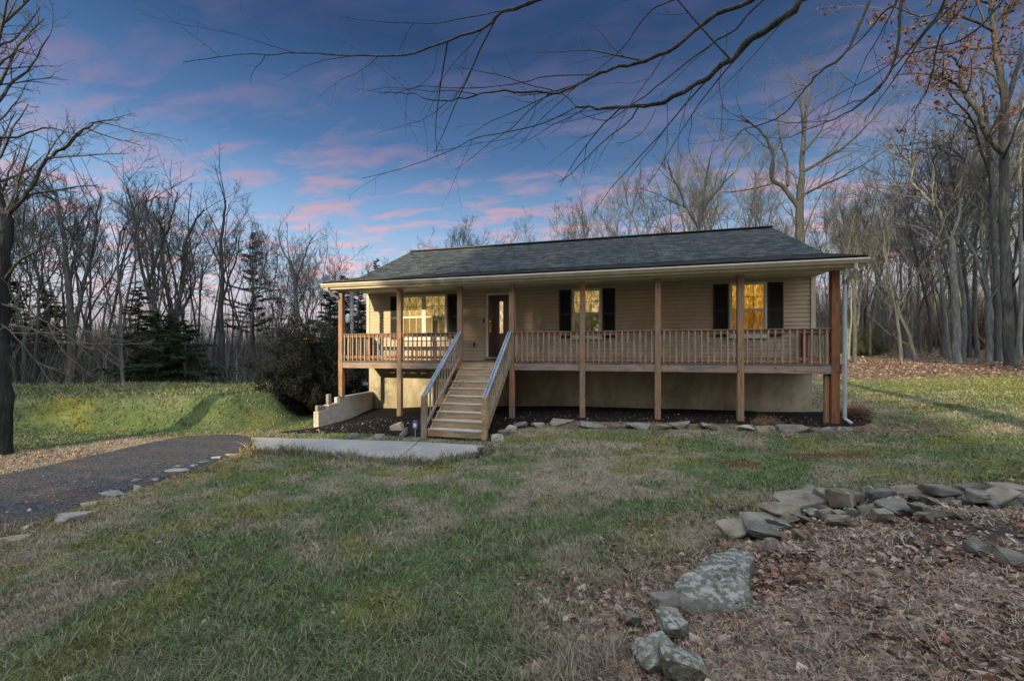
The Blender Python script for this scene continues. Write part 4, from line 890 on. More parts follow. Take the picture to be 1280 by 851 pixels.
# patch np_mesh for material None
_npm = np_mesh
def np_mesh(name, V, Fidx, m, col=None, smooth=False, uniform=3):
    me = _npm(name, V, Fidx, M['twig'], col, smooth, uniform)
    if m is not None: me.materials.clear(); me.materials.append(m)
    return me
VAR = []
for sd_ in range(12):
    kw = [dict(H=14, r0=.105, fork=.42, forks=3, spread=26), dict(H=15, r0=.095, fork=.55, forks=2, spread=20), dict(H=13, r0=.115, fork=.3, forks=3, spread=34), dict(H=16, r0=.10, fork=.6, forks=1, spread=8, lowlimbs=5)][sd_ % 4]
    a, b, H = tree_variant(900 + sd_, **kw); VAR.append((fix_none(a, M['bark_grey'] if sd_ % 3 else M['bark_dark']), fix_none(b, M['twig']), H))
def put_tree(px, Z, H, v, label, group, rz=None, name='bare_tree', tm=None, widen=1.0):
    x, y = XZ(px, Z); tme, cme, h0 = VAR[v] if isinstance(v, int) else v; s_ = H / h0
    e = empty(name, (x, y, tz(x, y)), rz if rz is not None else random.uniform(0, 6.28)); e.scale = (s_ * widen, s_ * widen, s_)
    t_ = link('trunk', tme, None, e); c_ = link('crown', cme, None, e); tag(e, label, 'tree', group); return e
# --- left woods
LOOK = ['three-stemmed', 'twin-stemmed', 'low-forking', 'straight single-stemmed']
def look(v): return LOOK[v % 4] + (' grey' if v % 3 else ' dark')
def nth(i):
    return ordn(i) if i < 30 else ['thirty-first', 'thirty-second', 'thirty-third', 'thirty-fourth', 'thirty-fifth', 'thirty-sixth', 'thirty-seventh', 'thirty-eighth', 'thirty-ninth', 'fortieth'][i - 30]
def zone(px, cuts):
    for c, n in cuts:
        if px < c: return n
    return cuts[-1][1]
def left_top(px): return np.interp(px, [-80, 60, 110, 200, 260, 330, 360, 400, 460, 520], [150, 222, 216, 228, 236, 272, 290, 296, 318, 322])
rt = random.Random(11)
rows = sorted(px + rt.uniform(-9, 9) for px in np.linspace(-60, 535, 34))
seen = [p for p in rows if p > 0]
for px in rows:
    Z = rt.uniform(21.5, 28) if px < 400 else rt.uniform(26, 34); H = CAM.z + (HOR - (left_top(px) + rt.uniform(-6, 26))) / F_PX * Z; v = rt.randrange(12)
    if px <= 0: continue
    put_tree(px, Z, H, v, '%s tree, %s from the left in the front row of the left woods' % (look(v), nth(seen.index(px))), 'bare trees in the left woods, front row')
LC = [(120, 'behind the tree at the left picture edge'), (260, 'behind the dark evergreen clump'), (360, 'between evergreen clump and dark bush'), (700, 'behind the left end of the porch')]
for i in range(44):
    px = rt.uniform(-40, 560); Z = rt.uniform(29, 48); H = min(17, CAM.z + (HOR - (left_top(px) + rt.uniform(4, 60))) / F_PX * Z); v = rt.randrange(12)
    put_tree(px, Z, H, v, '%s tree deep in the woods %s' % (look(v), zone(px, LC)), 'bare trees deeper in the left woods')
# --- behind the house
for i in range(34):
    px = 500 + i * 13.2 + rt.uniform(-6, 6); Z = rt.uniform(38, 60); top = np.interp(px, [500, 545, 590, 650, 700, 735, 790, 850, 900, 960], [300, 272, 268, 262, 262, 238, 232, 188, 196, 205]) + rt.uniform(-4, 30); v = rt.randrange(12)
    if 610 < px < 720 and i % 2: continue
    put_tree(px, Z, CAM.z + (HOR - top) / F_PX * Z, v, '%s tree with its crown over the roof ridge above the %s' % (look(v), zone(px, [(570, 'left window'), (640, 'front door'), (700, 'blank wall'), (770, 'middle window'), (840, 'fourth porch bay'), (2000, 'right window')])), 'bare trees behind the house roof')
# --- right woods
rows = sorted(rt.uniform(1035, 1300) for _ in range(30))
for i, px in enumerate(rows):
    Z = rt.uniform(24, 34) * (1.1 if px < 1120 else 1); top = np.interp(px, [1000, 1080, 1150, 1200, 1280, 1330], [250, 235, 205, 130, 90, 60]) + rt.uniform(-10, 60); v = rt.randrange(12)
    put_tree(px, Z, min(21, CAM.z + (HOR - top) / F_PX * Z), v, '%s tree, %s from the left along the near edge of the right woods' % (look(v), nth(i)), 'bare trees at the edge of the right woods')
RC = [(1050, 'behind the right porch corner'), (1130, 'right of the porch downspout'), (1200, 'left of the nearest blue-grey trunk'), (2000, 'behind the huge oak')]
for i in range(62):
    px = rt.uniform(940, 1330); Z = rt.uniform(35, 66); top = np.interp(px, [940, 1080, 1200, 1330], [235, 240, 215, 180]) + rt.uniform(-5, 75); v = rt.randrange(12)
    put_tree(px, Z, CAM.z + (HOR - top) / F_PX * Z - tz(*XZ(px, Z)), v, '%s tree on the far hillside %s' % (look(v), zone(px, RC)), 'bare trees deep in the right woods')

# --- trees traced limb by limb at their own distance
def hero(name, label, cat, base_px, Z, limbs, m_t, sd_, twn=1.0, group=None, dz=None, leaves=None, r_twig=.006, up=.05, tw_len=1.0, m_tw=None, frm=.12, thick=.016):
    """limbs: list of (points in picture units, start radius, end radius); depth wobbles limb by limb so the crown has body"""
    if 21 <= sd_ <= 24: limbs = [(p_, a_ * .86, b_ * .8) for p_, a_, b_ in limbs]
    if 25 <= sd_ <= 36: limbs = [(p_, a_ * .74, b_ * .8) for p_, a_, b_ in limbs]
    rg = np.random.default_rng(sd_); A = Tubes(); B = Tubes(); b = P(*base_px, Z); g = tz(b.x, b.y); org = np.array([b.x, b.y, g]); tips = []
    for li, (pts, ra, rb) in enumerate(limbs):
        off = 0 if li == 0 or dz is None else rg.uniform(-1, 1) * dz
        n = len(pts); Q = []
        for i, pt in enumerate(pts):
            zz_ = Z + off * i / max(1, n - 1) if len(pt) == 2 else pt[2]; Q.append(np.array(P(pt[0], pt[1], zz_)))
        Q = np.array(Q)
        if li == 0: Q[0, 2] = g - .3
        # smooth resample
        m_ = (n - 1) * 4 + 1; t = np.linspace(0, n - 1, m_); S = []
        for tt in t:
            i = min(int(tt), n - 2); f = tt - i; p0 = Q[max(i - 1, 0)]; p1 = Q[i]; p2 = Q[i + 1]; p3 = Q[min(i + 2, n - 1)]
            S.append(.5 * ((2 * p1) + (-p0 + p2) * f + (2 * p0 - 5 * p1 + 4 * p2 - p3) * f * f + (-p0 + 3 * p1 - 3 * p2 + p3) * f ** 3))
        S = np.array(S) - org; S[1:-1] += rg.normal(size=S[1:-1].shape) * min(ra, .05) * .35
        rr = np.linspace(ra, rb, len(S)); 
        if li == 0: rr[0] *= 1.35; rr[1] *= 1.1
        A.add(S, rr, 9 if ra > .06 else 6)
        big = li == 0 and ra > .12
        ln = np.linalg.norm(np.diff(S, axis=0), axis=1).sum()
        sp = [dict(n=max(3, ln * 2.2 * twn * (.45 if big else 1)), **{'from': .45 if big else frm}, ang=(22, 50), len=.3, seg=5, w=.10, up=up, to='B', k=4, rmin=r_twig * 1.4, thick=thick, abs=min(2.4, ln * .34) * tw_len),
              dict(n=6 * twn, **{'from': .12}, ang=(25, 58), len=.42, seg=4, w=.17, up=up * .6, to='B', k=3, rmin=r_twig),
              dict(n=4 * twn, **{'from': .1}, ang=(25, 55), len=.5, seg=2, w=.2, up=0, to='B', k=3, rmin=r_twig * .75)]
        ramify(rg, S, rr, 0, sp, A, B)
    e = empty(name, tuple(org)); link('trunk', fix_none(A.mesh('trunk', None), m_t), None, e); tm = B.mesh('crown', None); link('crown', fix_none(tm, m_tw or M['twig']), None, e)
    if leaves:
        nL, cols, box, sz = leaves; co = np.empty(len(tm.vertices) * 3, np.float32); tm.vertices.foreach_get('co', co); co = co.reshape(-1, 3)
        sel = co if box is None else co[(co[:, 2] > box)]
        if len(sel):
            ctr = sel[rg.integers(0, len(sel), 60)]; pick = sel[rg.integers(0, len(sel), nL * 8)]; dmin = np.min(np.linalg.norm(pick[:, None] - ctr[None], axis=2), axis=1); pick = pick[dmin < .8][:nL]
            link('leaves', leaf_mesh('leaves', pick + rg.normal(size=pick.shape) * .05, sz, rg, cols), None, e)
    return tag(e, label, cat, group)
def leaf_mesh(name, C, sz, rg, cols, up=0.0):
    n = len(C); a = rg.normal(size=(n, 3)); a[:, 2] *= (1 - up); a /= np.linalg.norm(a, axis=1, keepdims=True); b = rg.normal(size=(n, 3)); b[:, 2] *= (1 - up * .7); b -= a * (a * b).sum(1, keepdims=True); b /= np.linalg.norm(b, axis=1, keepdims=True)
    nn = np.cross(a, b); s_ = sz * rg.uniform(.6, 1.35, (n, 1)); w_ = s_ * rg.uniform(.4, .75, (n, 1)); cu = s_ * rg.uniform(-.25, .45, (n, 1))
    V = np.stack([C - a * s_, C + b * w_ + nn * cu, C + a * s_ * rg.uniform(.7, 1.1, (n, 1)) + nn * cu * .3, C - b * w_ + nn * cu * rg.uniform(.3, 1.2, (n, 1))], 1).reshape(-1, 3)
    i = np.arange(n) * 4; Fx = np.concatenate([np.stack([i, i + 1, i + 2], 1), np.stack([i, i + 2, i + 3], 1)])
    cols = np.array(cols); c = cols[rg.integers(0, len(cols), n)] * rg.uniform(.6, 1.3, (n, 1)); return np_mesh(name, V, Fx, M['leaf'], np.repeat(c, 4, 0), False, 3)
RUSSET = [(.085, .038, .03), (.11, .048, .034), (.075, .042, .034), (.13, .065, .045)]

# tree behind the right end of the roof
hero('bare_tree', 'tall forked tree rising behind the right end of the house roof', 'tree', (1000, 448), 24,
     [([(1000, 448), (1001, 370), (1000, 300), (999, 262), (1002, 225)], .34, .22), ([(1002, 225), (1004, 180), (1008, 140), (1012, 100), (1015, 78)], .17, .03), ([(997, 258), (980, 235), (964, 222), (966, 195), (955, 170), (940, 155), (925, 145)], .16, .03),
      ([(985, 232), (984, 205), (976, 180), (972, 150), (965, 120)], .09, .02), ([(1001, 245), (1020, 235), (1050, 222), (1080, 205), (1120, 180)], .10, .02), ([(1003, 215), (1030, 200), (1060, 180), (1090, 150), (1110, 125)], .11, .02),
      ([(1004, 190), (1025, 165), (1040, 130), (1060, 95)], .08, .02), ([(1006, 160), (1000, 130), (990, 105), (985, 85)], .07, .02)], M['bark_dark'], 21, .85, dz=2.5)
hero('bare_tree', 'wide-forked tree rising over the roof right of its middle', 'tree', (874, 440), 34,
     [([(874, 440), (874, 330), (872, 300), (876, 270)], .26, .2), ([(873, 285), (860, 262), (850, 240), (838, 215), (830, 190)], .15, .03), ([(876, 270), (880, 240), (884, 215), (890, 185)], .16, .03), ([(878, 262), (900, 235), (925, 205), (940, 180)], .12, .03),
      ([(862, 262), (840, 252), (815, 240), (795, 235)], .08, .02)], M['bark_grey'], 22, .8, dz=3)
# right-hand oaks
hero('oak_tree', 'huge dark-trunked oak near the right picture edge with russet leaves high up', 'tree', (1264, 456), 18.5,
     [([(1264, 456), (1259, 380), (1256, 300), (1255, 215), (1255, 130), (1250, 90), (1243, 50), (1240, 10), (1238, -30)], .23, .10), ([(1256, 140), (1268, 95), (1280, 60), (1295, 20)], .13, .04), ([(1252, 190), (1232, 165), (1222, 140), (1205, 115), (1200, 85), (1190, 70)], .13, .03),
      ([(1222, 142), (1200, 110), (1175, 95), (1145, 92), (1115, 95)], .07, .02), ([(1254, 200), (1262, 180), (1278, 140), (1300, 110)], .07, .02), ([(1246, 60), (1225, 60), (1195, 65), (1160, 60), (1125, 62)], .08, .02), ([(1243, 40), (1215, 25), (1180, 15), (1150, 20), (1115, 8)], .08, .02),
      ([(1242, 30), (1260, 10), (1275, -15)], .07, .03), ([(1250, 100), (1225, 85), (1195, 90), (1160, 78), (1130, 80)], .06, .02), ([(1240, 5), (1205, -5), (1170, -12), (1130, -5)], .06, .02)], M['bark_dark'], 23, .75, dz=2.2, leaves=(2300, RUSSET, 10.5, .075))
hero('bare_tree', 'thick grey-barked tree just left of the huge dark oak', 'tree', (1248, 450), 24,
     [([(1248, 450), (1246, 370), (1242, 290), (1237, 210), (1232, 140), (1226, 80)], .20, .08), ([(1238, 220), (1224, 180), (1215, 150), (1190, 120), (1180, 90)], .10, .03), ([(1240, 260), (1220, 215), (1195, 190), (1170, 180), (1150, 178)], .10, .02), ([(1235, 170), (1250, 140), (1265, 100)], .08, .02)], M['bark_grey'], 24, .7, dz=2.5, leaves=(1200, RUSSET, 7.0, .085))
hero('bare_tree', 'blue-grey straight trunk standing nearest on the leaf litter right of the house', 'tree', (1197, 459), 23,
     [([(1197, 459), (1195, 410), (1193, 360), (1190, 310), (1186, 290)], .24, .16), ([(1188, 305), (1178, 280), (1172, 262), (1150, 240), (1138, 225), (1142, 205), (1120, 190), (1112, 172)], .12, .03), ([(1188, 300), (1198, 270), (1200, 235), (1208, 205), (1205, 170)], .11, .03), ([(1172, 262), (1165, 240), (1168, 215), (1160, 190)], .06, .02),
      ([(1192, 340), (1180, 310), (1160, 290), (1140, 282)], .05, .02)], M['bark_grey'], 25, .8, dz=2)
hero('bare_tree', 'slim grey tree leaning left at the edge of the right woods', 'tree', (1145, 452), 25, [([(1145, 452), (1136, 420), (1122, 385), (1112, 350), (1104, 310), (1092, 285)], .15, .05), ([(1122, 385), (1108, 365), (1095, 330), (1088, 300)], .06, .02)], M['bark_grey'], 26, .8, dz=1.5)
hero('bare_tree', 'dark slim tree standing just right of the porch downspout', 'tree', (1068, 452), 24, [([(1068, 452), (1069, 420), (1068, 380), (1067, 345), (1072, 310)], .17, .07), ([(1068, 385), (1080, 355), (1092, 320), (1100, 290)], .07, .02), ([(1067, 350), (1058, 320), (1050, 290)], .07, .02)], M['bark_dark'], 27, .8, dz=1.5)
hero('bare_tree', 'leaning tree with a crooked limb in front of the deep right woods', 'tree', (1213, 450), 27, [([(1213, 450), (1210, 400), (1207, 350), (1202, 300), (1196, 250), (1188, 205)], .18, .06), ([(1202, 300), (1188, 270), (1170, 240), (1160, 205)], .07, .02)], M['bark_dark'], 28, .8, dz=2)
# left woods, front trees that stand out
hero('bare_tree', 'thick tree with a wide U-shaped fork right behind the dark evergreen clump', 'tree', (218, 470), 21,
     [([(218, 470), (218, 440), (217, 410), (218, 398)], .38, .28), ([(218, 405), (213, 380), (208, 358), (204, 335), (200, 300), (185, 270), (182, 245)], .17, .03), ([(219, 400), (224, 375), (228, 345), (230, 310), (242, 280), (255, 262)], .17, .03), ([(220, 398), (232, 380), (243, 355), (240, 320), (235, 290)], .12, .03),
      ([(216, 400), (208, 385), (198, 340), (190, 320)], .09, .02)], M['bark_dark'], 31, .8, dz=2.0)
hero('bare_tree', 'tree with a strong V fork left of the U-forked tree', 'tree', (203, 470), 22.5, [([(203, 470), (198, 420), (190, 385), (184, 360)], .24, .16), ([(184, 362), (176, 330), (172, 300), (166, 262), (160, 235)], .12, .03), ([(185, 360), (192, 335), (205, 300), (215, 270), (222, 240)], .11, .03)], M['bark_grey'], 32, .8, dz=2)
hero('bare_tree', 'slender double-stemmed pale tree at the back edge of the left lawn', 'tree', (155, 476), 17, [([(155, 476), (152, 440), (151, 400), (149, 360), (147, 320), (150, 290)], .09, .04), ([(155, 472), (150, 455), (147, 430), (140, 400), (134, 375)], .06, .02)], M['bark_grey'], 33, .9, dz=1)
hero('bare_tree', 'dark twin-trunked tree near the left end of the woods', 'tree', (88, 474), 20, [([(88, 474), (90, 430), (88, 390), (84, 340), (80, 300), (74, 262), (70, 240)], .24, .06), ([(90, 420), (100, 380), (106, 345), (118, 310), (120, 275), (126, 245)], .15, .03), ([(84, 345), (70, 310), (62, 280)], .08, .02)], M['bark_dark'], 34, .8, dz=2)
hero('bare_tree', 'straight dark tree in the middle of the left woods', 'tree', (277, 474), 22, [([(277, 474), (277, 430), (276, 390), (278, 350), (276, 310), (280, 275), (282, 250)], .22, .05), ([(276, 385), (285, 350), (296, 320), (300, 290)], .09, .02)], M['bark_dark'], 35, .8, dz=2)
hero('bare_tree', 'tall grey tree with arching crown left of the porch', 'tree', (370, 474), 27, [([(370, 474), (371, 420), (370, 375), (369, 350), (362, 325)], .24, .12), ([(369, 352), (380, 325), (386, 305), (395, 292)], .11, .02), ([(363, 328), (352, 310), (348, 290), (352, 278)], .10, .02)], M['bark_grey'], 36, .85, dz=2)
# the tree at the left picture edge
hero('bare_tree', 'big tree cut by the left picture edge with low drooping branches', 'tree', (1, 566), 8.6,
     [([(-6, 566), (-3, 520), (-5, 470), (-6, 420), (-3, 350), (2, 300), (3, 270)], .26, .14), ([(3, 272), (16, 262), (32, 247), (46, 219), (63, 196), (85, 180), (105, 163), (125, 152), (150, 148)], .052, .009), ([(3, 275), (-10, 220), (-15, 150), (-12, 60), (-20, -20)], .11, .04), ([(24, 254), (45, 242), (85, 235), (122, 231)], .028, .008),
      ([(-3, 360), (21, 331), (42, 314), (70, 301), (105, 303)], .032, .008), ([(-5, 378), (28, 388), (63, 405), (105, 433), (128, 436)], .020, .006), ([(-6, 400), (20, 420), (45, 450), (75, 462)], .016, .005), ([(2, 290), (-6, 250), (10, 225), (20, 190)], .04, .01),
      ([(-14, 140), (10, 110), (40, 80), (62, 45)], .035, .009), ([(-14, 100), (5, 75), (30, 60)], .03, .008), ([(-12, 170), (20, 172), (55, 160), (92, 168)], .03, .008), ([(-5, 410), (30, 408), (66, 418), (104, 412), (135, 425)], .018, .005), ([(-14, 60), (12, 52), (35, 30), (50, 10)], .025, .008)],
     M['bark_dark'], 41, 1.35, dz=.8, r_twig=.0030, tw_len=1.0, m_tw=None)
# overhanging tree: its trunk stands outside the picture on the right, its limbs reach over the lawn
def c7(*q): return [(440 + a / 2.4615, b / 2.4615) for a, b in q]
def zd(pts, z0, z1): n = len(pts); return [(a, b, z0 + (z1 - z0) * i / (n - 1)) for i, (a, b) in enumerate(pts)]
def c8(*q): return [(860 + a / 3.273, 60 + b / 3.273) for a, b in q]
def c9(*q): return [(1080 + a / 4.255, b / 4.255) for a, b in q]
TZ = 4.6
OV = [([(1900, 800, 3.2), (1880, 300, 3.2), (1800, -150, 3.3), (1700, -400, 3.5)], .26, .16),
      (zd([(1700, -400), (1350, -250), (1080, -70)] + c7((1385, 0), (1280, 85), (1190, 165), (1090, 235), (960, 310), (880, 328), (780, 330), (690, 328)), 3.5, 5.3), .085, .020),
      (zd(c7((690, 328), (640, 285), (540, 260), (470, 235), (400, 222), (330, 205)), 5.3, 5.6), .016, .006), (zd(c7((690, 330), (600, 375), (470, 408), (380, 425), (300, 465), (150, 520), (30, 550)), 5.3, 5.9), .016, .005),
      (zd([(1500, -300), (1150, -120), (1000, -40)] + c7((1225, 0), (1120, 45), (1000, 140), (900, 185), (800, 212), (740, 235), (640, 285), (500, 280), (400, 290), (330, 305), (230, 305), (170, 285), (80, 285)), 3.8, 5.8), .055, .006),
      (zd(c7((740, 230), (600, 235), (520, 255), (400, 270), (300, 270), (210, 265), (130, 290)), 5.0, 5.6), .014, .005), (zd(c7((265, 135), (250, 220), (210, 262), (170, 290), (165, 420)), 5.5, 5.6), .009, .004),
      (zd([(1000, -60)] + c7((985, 0), (900, 55), (830, 150), (700, 260), (600, 350), (520, 440)), 4.2, 5.2), .016, .005), (zd(c7((882, 330), (850, 375), (780, 430), (720, 490), (660, 545), (635, 560)), 5.0, 5.2), .020, .006),
      (zd([(1040, -60)] + c7((1265, 0), (1180, 90), (1100, 140), (960, 250), (880, 310), (780, 370), (700, 345)), 4.0, 5.1), .024, .006),
      (zd([(1300, -300), (900, -110)] + c7((600, -10), (460, 40), (400, 90), (270, 135), (160, 170), (0, 170), (-150, 165), (-350, 170), (-520, 192)), 3.8, 6.0), .040, .006),
      (zd(c7((585, 0), (490, 30), (400, 45), (270, 70), (210, 72), (60, 65), (-40, 50)), 5.0, 5.6), .016, .005), (zd(c7((1155, 95), (1150, 160), (1130, 250), (1140, 330), (1130, 430)), 4.7, 4.8), .010, .004),
      (zd(c7((970, 310), (970, 400), (960, 530)), 4.9, 4.9), .008, .004), (zd(c7((935, 335), (900, 400), (850, 435), (810, 440)), 5.0, 5.1), .009, .004), (zd(c7((560, 290), (560, 350), (500, 420), (400, 440), (240, 470)), 5.4, 5.7), .009, .004),
      (zd([(1250, -300), (1140, -60)] + c8((850, 40), (750, 190), (640, 270), (500, 330), (360, 380)), 3.6, 4.6), .030, .005), (zd([(1120, -80)] + c8((660, -10), (560, 80), (500, 140), (430, 230), (360, 290), (280, 320), (220, 340), (150, 430)), 3.8, 4.6), .026, .005),
      (zd([(1180, -80)] + c9((430, 0), (300, 190), (150, 370), (50, 500), (-90, 560), (-260, 640)), 3.5, 4.4), .024, .005), (zd([(1240, -60)] + c9((500, 0), (330, 170), (190, 380), (60, 560), (0, 650)), 3.5, 4.3), .020, .004),
      (zd([(1260, -80)] + c9((550, 0), (410, 190), (360, 400), (310, 530), (200, 690)), 3.4, 4.2), .020, .004), (zd([(1140, -70)] + c9((180, 0), (110, 60), (0, 190), (-160, 330), (-300, 400)), 3.7, 4.6), .022, .005),
      (zd([(1160, -70)] + c9((170, 20), (60, 230), (0, 330), (-90, 560)), 3.7, 4.4), .014, .004), (zd([(1300, -60)] + c9((740, 0), (560, 190), (380, 250), (200, 300), (0, 390)), 3.4, 4.3), .022, .004)]
OV = [(p_, (a_ if i_ == 0 else a_ * .60 if i_ == 1 else a_ * .54), (b_ if i_ == 0 else b_ * .7)) for i_, (p_, a_, b_) in enumerate(OV)]
hero('overhanging_tree', 'overhanging tree whose long bare limbs cross the sky above the roof', 'tree', (1900, 800), 3.2, OV, M['bark_grey'], 43, .45, r_twig=.0017, up=-.02, tw_len=.72, frm=.30, thick=.006)

# ---------------------------------------------------------------- evergreens
def needle_mesh(name, C, D, ln, wd, cols, rg):
    n = len(C); D = D / (np.linalg.norm(D, axis=1, keepdims=True) + 1e-9); s_ = np.cross(D, rg.normal(size=(n, 3))); s_ /= np.linalg.norm(s_, axis=1, keepdims=True) + 1e-9
    l = ln * rg.uniform(.6, 1.3, (n, 1)); w_ = wd * rg.uniform(.6, 1.3, (n, 1)); V = np.stack([C - s_ * w_, C + s_ * w_, C + D * l], 1).reshape(-1, 3); i = np.arange(n) * 3
    cols = np.array(cols); c = cols[rg.integers(0, len(cols), n)] * rg.uniform(.6, 1.4, (n, 1)); return np_mesh(name, V, np.stack([i, i + 1, i + 2], 1), M['needle'], np.repeat(c, 3, 0), False, 3)
EG = [(.016, .030, .016), (.022, .040, .018), (.03, .05, .02), (.014, .022, .014)]
EGY = [(.05, .065, .02), (.07, .085, .025), (.03, .045, .018)]
def conifer(px, Z, H, W_, label, sd_, dens=1.0, first=.04, cols=EG, sag=-.15, group=None, name='evergreen_tree'):
    rg = np.random.default_rng(sd_); x, y = XZ(px, Z); A = Tubes(); q, _ = grow_line(rg, np.array([0, 0, -.3]), np.array([0, 0, 1.]), H * .97, 8, .02, .05); A.add(q, np.linspace(.05 + H * .011, .02, 9), 7); C = []; D = []
    nb = int(H * 13 * dens)
    for i in range(nb):
        u = first + (1 - first) * ((i + rg.random()) / nb); z = u * H; a = rg.uniform(0, 6.28); ln = W_ / 2 * (1 - u) ** .8 * rg.uniform(.55, 1.2) + .12; d = np.array([math.cos(a), math.sin(a), sag + .35 * u])
        b_, _ = grow_line(rg, np.array([q[min(8, int(u * 8))][0], q[min(8, int(u * 8))][1], z]), unit(d), ln, 4, .08, -.03); A.add(b_, np.linspace(.022, .006, 5), 4)
        m_ = int(70 * ln + 30); t = rg.uniform(.08, 1, m_) * 4; ii = np.minimum(t.astype(int), 3); f = (t - ii)[:, None]; p_ = b_[ii] * (1 - f) + b_[ii + 1] * f
        sp_ = rg.normal(size=(m_, 3)) * np.array([1, 1, .35]); C.append(p_ + sp_ * .10 * (1.2 - t[:, None] / 5) * min(1, ln)); D.append(sp_ + d * 1.2 + np.array([0, 0, -.35]))
    e = empty(name, (x, y, tz(x, y))); link('trunk', fix_none(A.mesh('trunk', None), M['bark_dark']), None, e); link('crown', needle_mesh('crown', np.concatenate(C), np.concatenate(D), .20, .030, cols, rg), None, e); return tag(e, label, 'tree', group)
conifer(172, 20.5, 5.2, 3.4, 'yellow-green evergreen standing left of the darkest evergreen clump', 51, cols=EGY + EG)
conifer(197, 19.2, 3.9, 4.2, 'dark spreading evergreen in the left half of the clump behind the lawn', 52)
conifer(232, 19.4, 3.6, 4.2, 'dark spreading evergreen in the right half of the clump behind the lawn', 53)
conifer(214, 20.4, 3.9, 3.4, 'dark evergreen at the back of the clump under the U-forked tree', 54)
conifer(318, 30, 10.5, 6.2, 'tall thin-crowned pine standing among the bare trees left of the porch', 55, .42, .3, cols=EG + EGY[:1], sag=.12)
conifer(468, 46, 12.8, 4.5, 'distant pine whose top pokes out just left of the roof', 56, .6, .3, cols=EGY)
conifer(20, 24, 6.0, 4.5, 'dark evergreen behind the tree at the left picture edge', 57)
conifer(62, 27, 6.0, 4.5, 'dark evergreen between the left edge tree and the twin-trunked tree', 58)
conifer(412, 22.5, 5.6, 4.6, 'dark evergreen rising behind the dense dark bush', 59)
conifer(448, 27, 6.2, 4.0, 'dark evergreen seen under the porch roof behind the leftmost post', 60)
conifer(432, 30, 7.5, 4.0, 'tall dark evergreen just left of the leftmost porch post', 61)
def bush(px, Z, W_, H, label, sd_, cols=EG, n=26000, name='evergreen_bush', ln=.09, wd=.018, stems=26, zoff=0):
    rg = np.random.default_rng(sd_); x, y = XZ(px, Z); A = Tubes(); C = []; D = []
    for i in range(stems):
        a = rg.uniform(0, 6.28); t = rg.uniform(.1, 1.0) ** .7; d = unit(np.array([math.cos(a) * t, math.sin(a) * t, 1.25 - t * .9])); L_ = 1 / math.sqrt((d[0] ** 2 + d[1] ** 2) / (W_ / 2) ** 2 + d[2] ** 2 / H ** 2) * rg.uniform(.62, 1.18)
        b_, _ = grow_line(rg, np.array([rg.normal() * .1, rg.normal() * .1, -.1]), d, L_, 6, .09, .02); A.add(b_, np.linspace(.035, .008, 7), 4)
        for j in range(10):
            u = rg.uniform(.2, 1); i_ = min(5, int(u * 6)); tw, _ = grow_line(rg, b_[i_] * (1 - (u * 6 - i_)) + b_[i_ + 1] * (u * 6 - i_), side_dir(rg, unit(b_[i_ + 1] - b_[i_]), R(rg.uniform(25, 70))), L_ * .3 * rg.uniform(.5, 1.1), 3, .15, .04)
            A.add(tw, np.linspace(.01, .004, 4), 3); m_ = n // (stems * 10); f = rg.random((m_, 1)) * 2.999; ii = f.astype(int)[:, 0]; fr_ = f - ii[:, None]
            C.append(tw[ii] * (1 - fr_) + tw[ii + 1] * fr_ + rg.normal(size=(m_, 3)) * .075); D.append(rg.normal(size=(m_, 3)) + unit(tw[-1] - tw[0]))
    e = empty(name, (x, y, tz(x, y) + zoff)); link('stems', fix_none(A.mesh('stems', None), M['bark_dark']), None, e); link('foliage', needle_mesh('foliage', np.concatenate(C), np.concatenate(D), ln, wd, cols, rg), None, e); return tag(e, label, 'bush')
DK = [(.010, .013, .011), (.014, .017, .013), (.012, .021, .011), (.018, .015, .016)]
bush(394, 15.2, 4.0, 4.0, 'large dense dark evergreen bush beside the left end of the porch', 71, DK, 60000, stems=44)
bush(424, 17.6, 3.6, 4.0, 'dark evergreen bush partly hidden behind the leftmost porch post', 72, DK, 36000, stems=34)
bush(372, 17.5, 2.4, 2.1, 'dark bush at the foot of the grass bank left of the large bush', 73, DK, 26000)
bush(1062, 33, 3.0, 3.2, 'yellow-green shrub in the woods left of the slim dark tree', 74, EGY, 9000)
bush(1086, 33, 2.6, 3.0, 'yellow-green shrub in the woods right of the slim dark tree', 75, EGY, 9000)
bush(1212, 36, 4.2, 3.4, 'rust-leaved shrub among the trunks left of the huge oak', 76, [(.16, .07, .03), (.12, .055, .03)], 7000, 'leafy_shrub', .12, .05)
bush(1170, 40, 4.0, 2.6, 'low orange-brown shrub in the middle of the right woods', 77, [(.20, .09, .05), (.14, .07, .04)], 6000, 'leafy_shrub', .12, .05)
bush(1068, 10.6, .62, .30, 'low clump of rusty dead grass at the foot of the right corner post', 78, [(.15, .07, .05), (.19, .09, .06), (.11, .06, .045)], 5000, 'dead_grass_clump', .07, .006, 20)
bush(955, 9.9, .55, .22, 'tan dead grass clump in front of the second porch post from the right', 79, [(.2, .13, .08), (.17, .10, .07)], 3500, 'dead_grass_clump', .06, .005, 18)

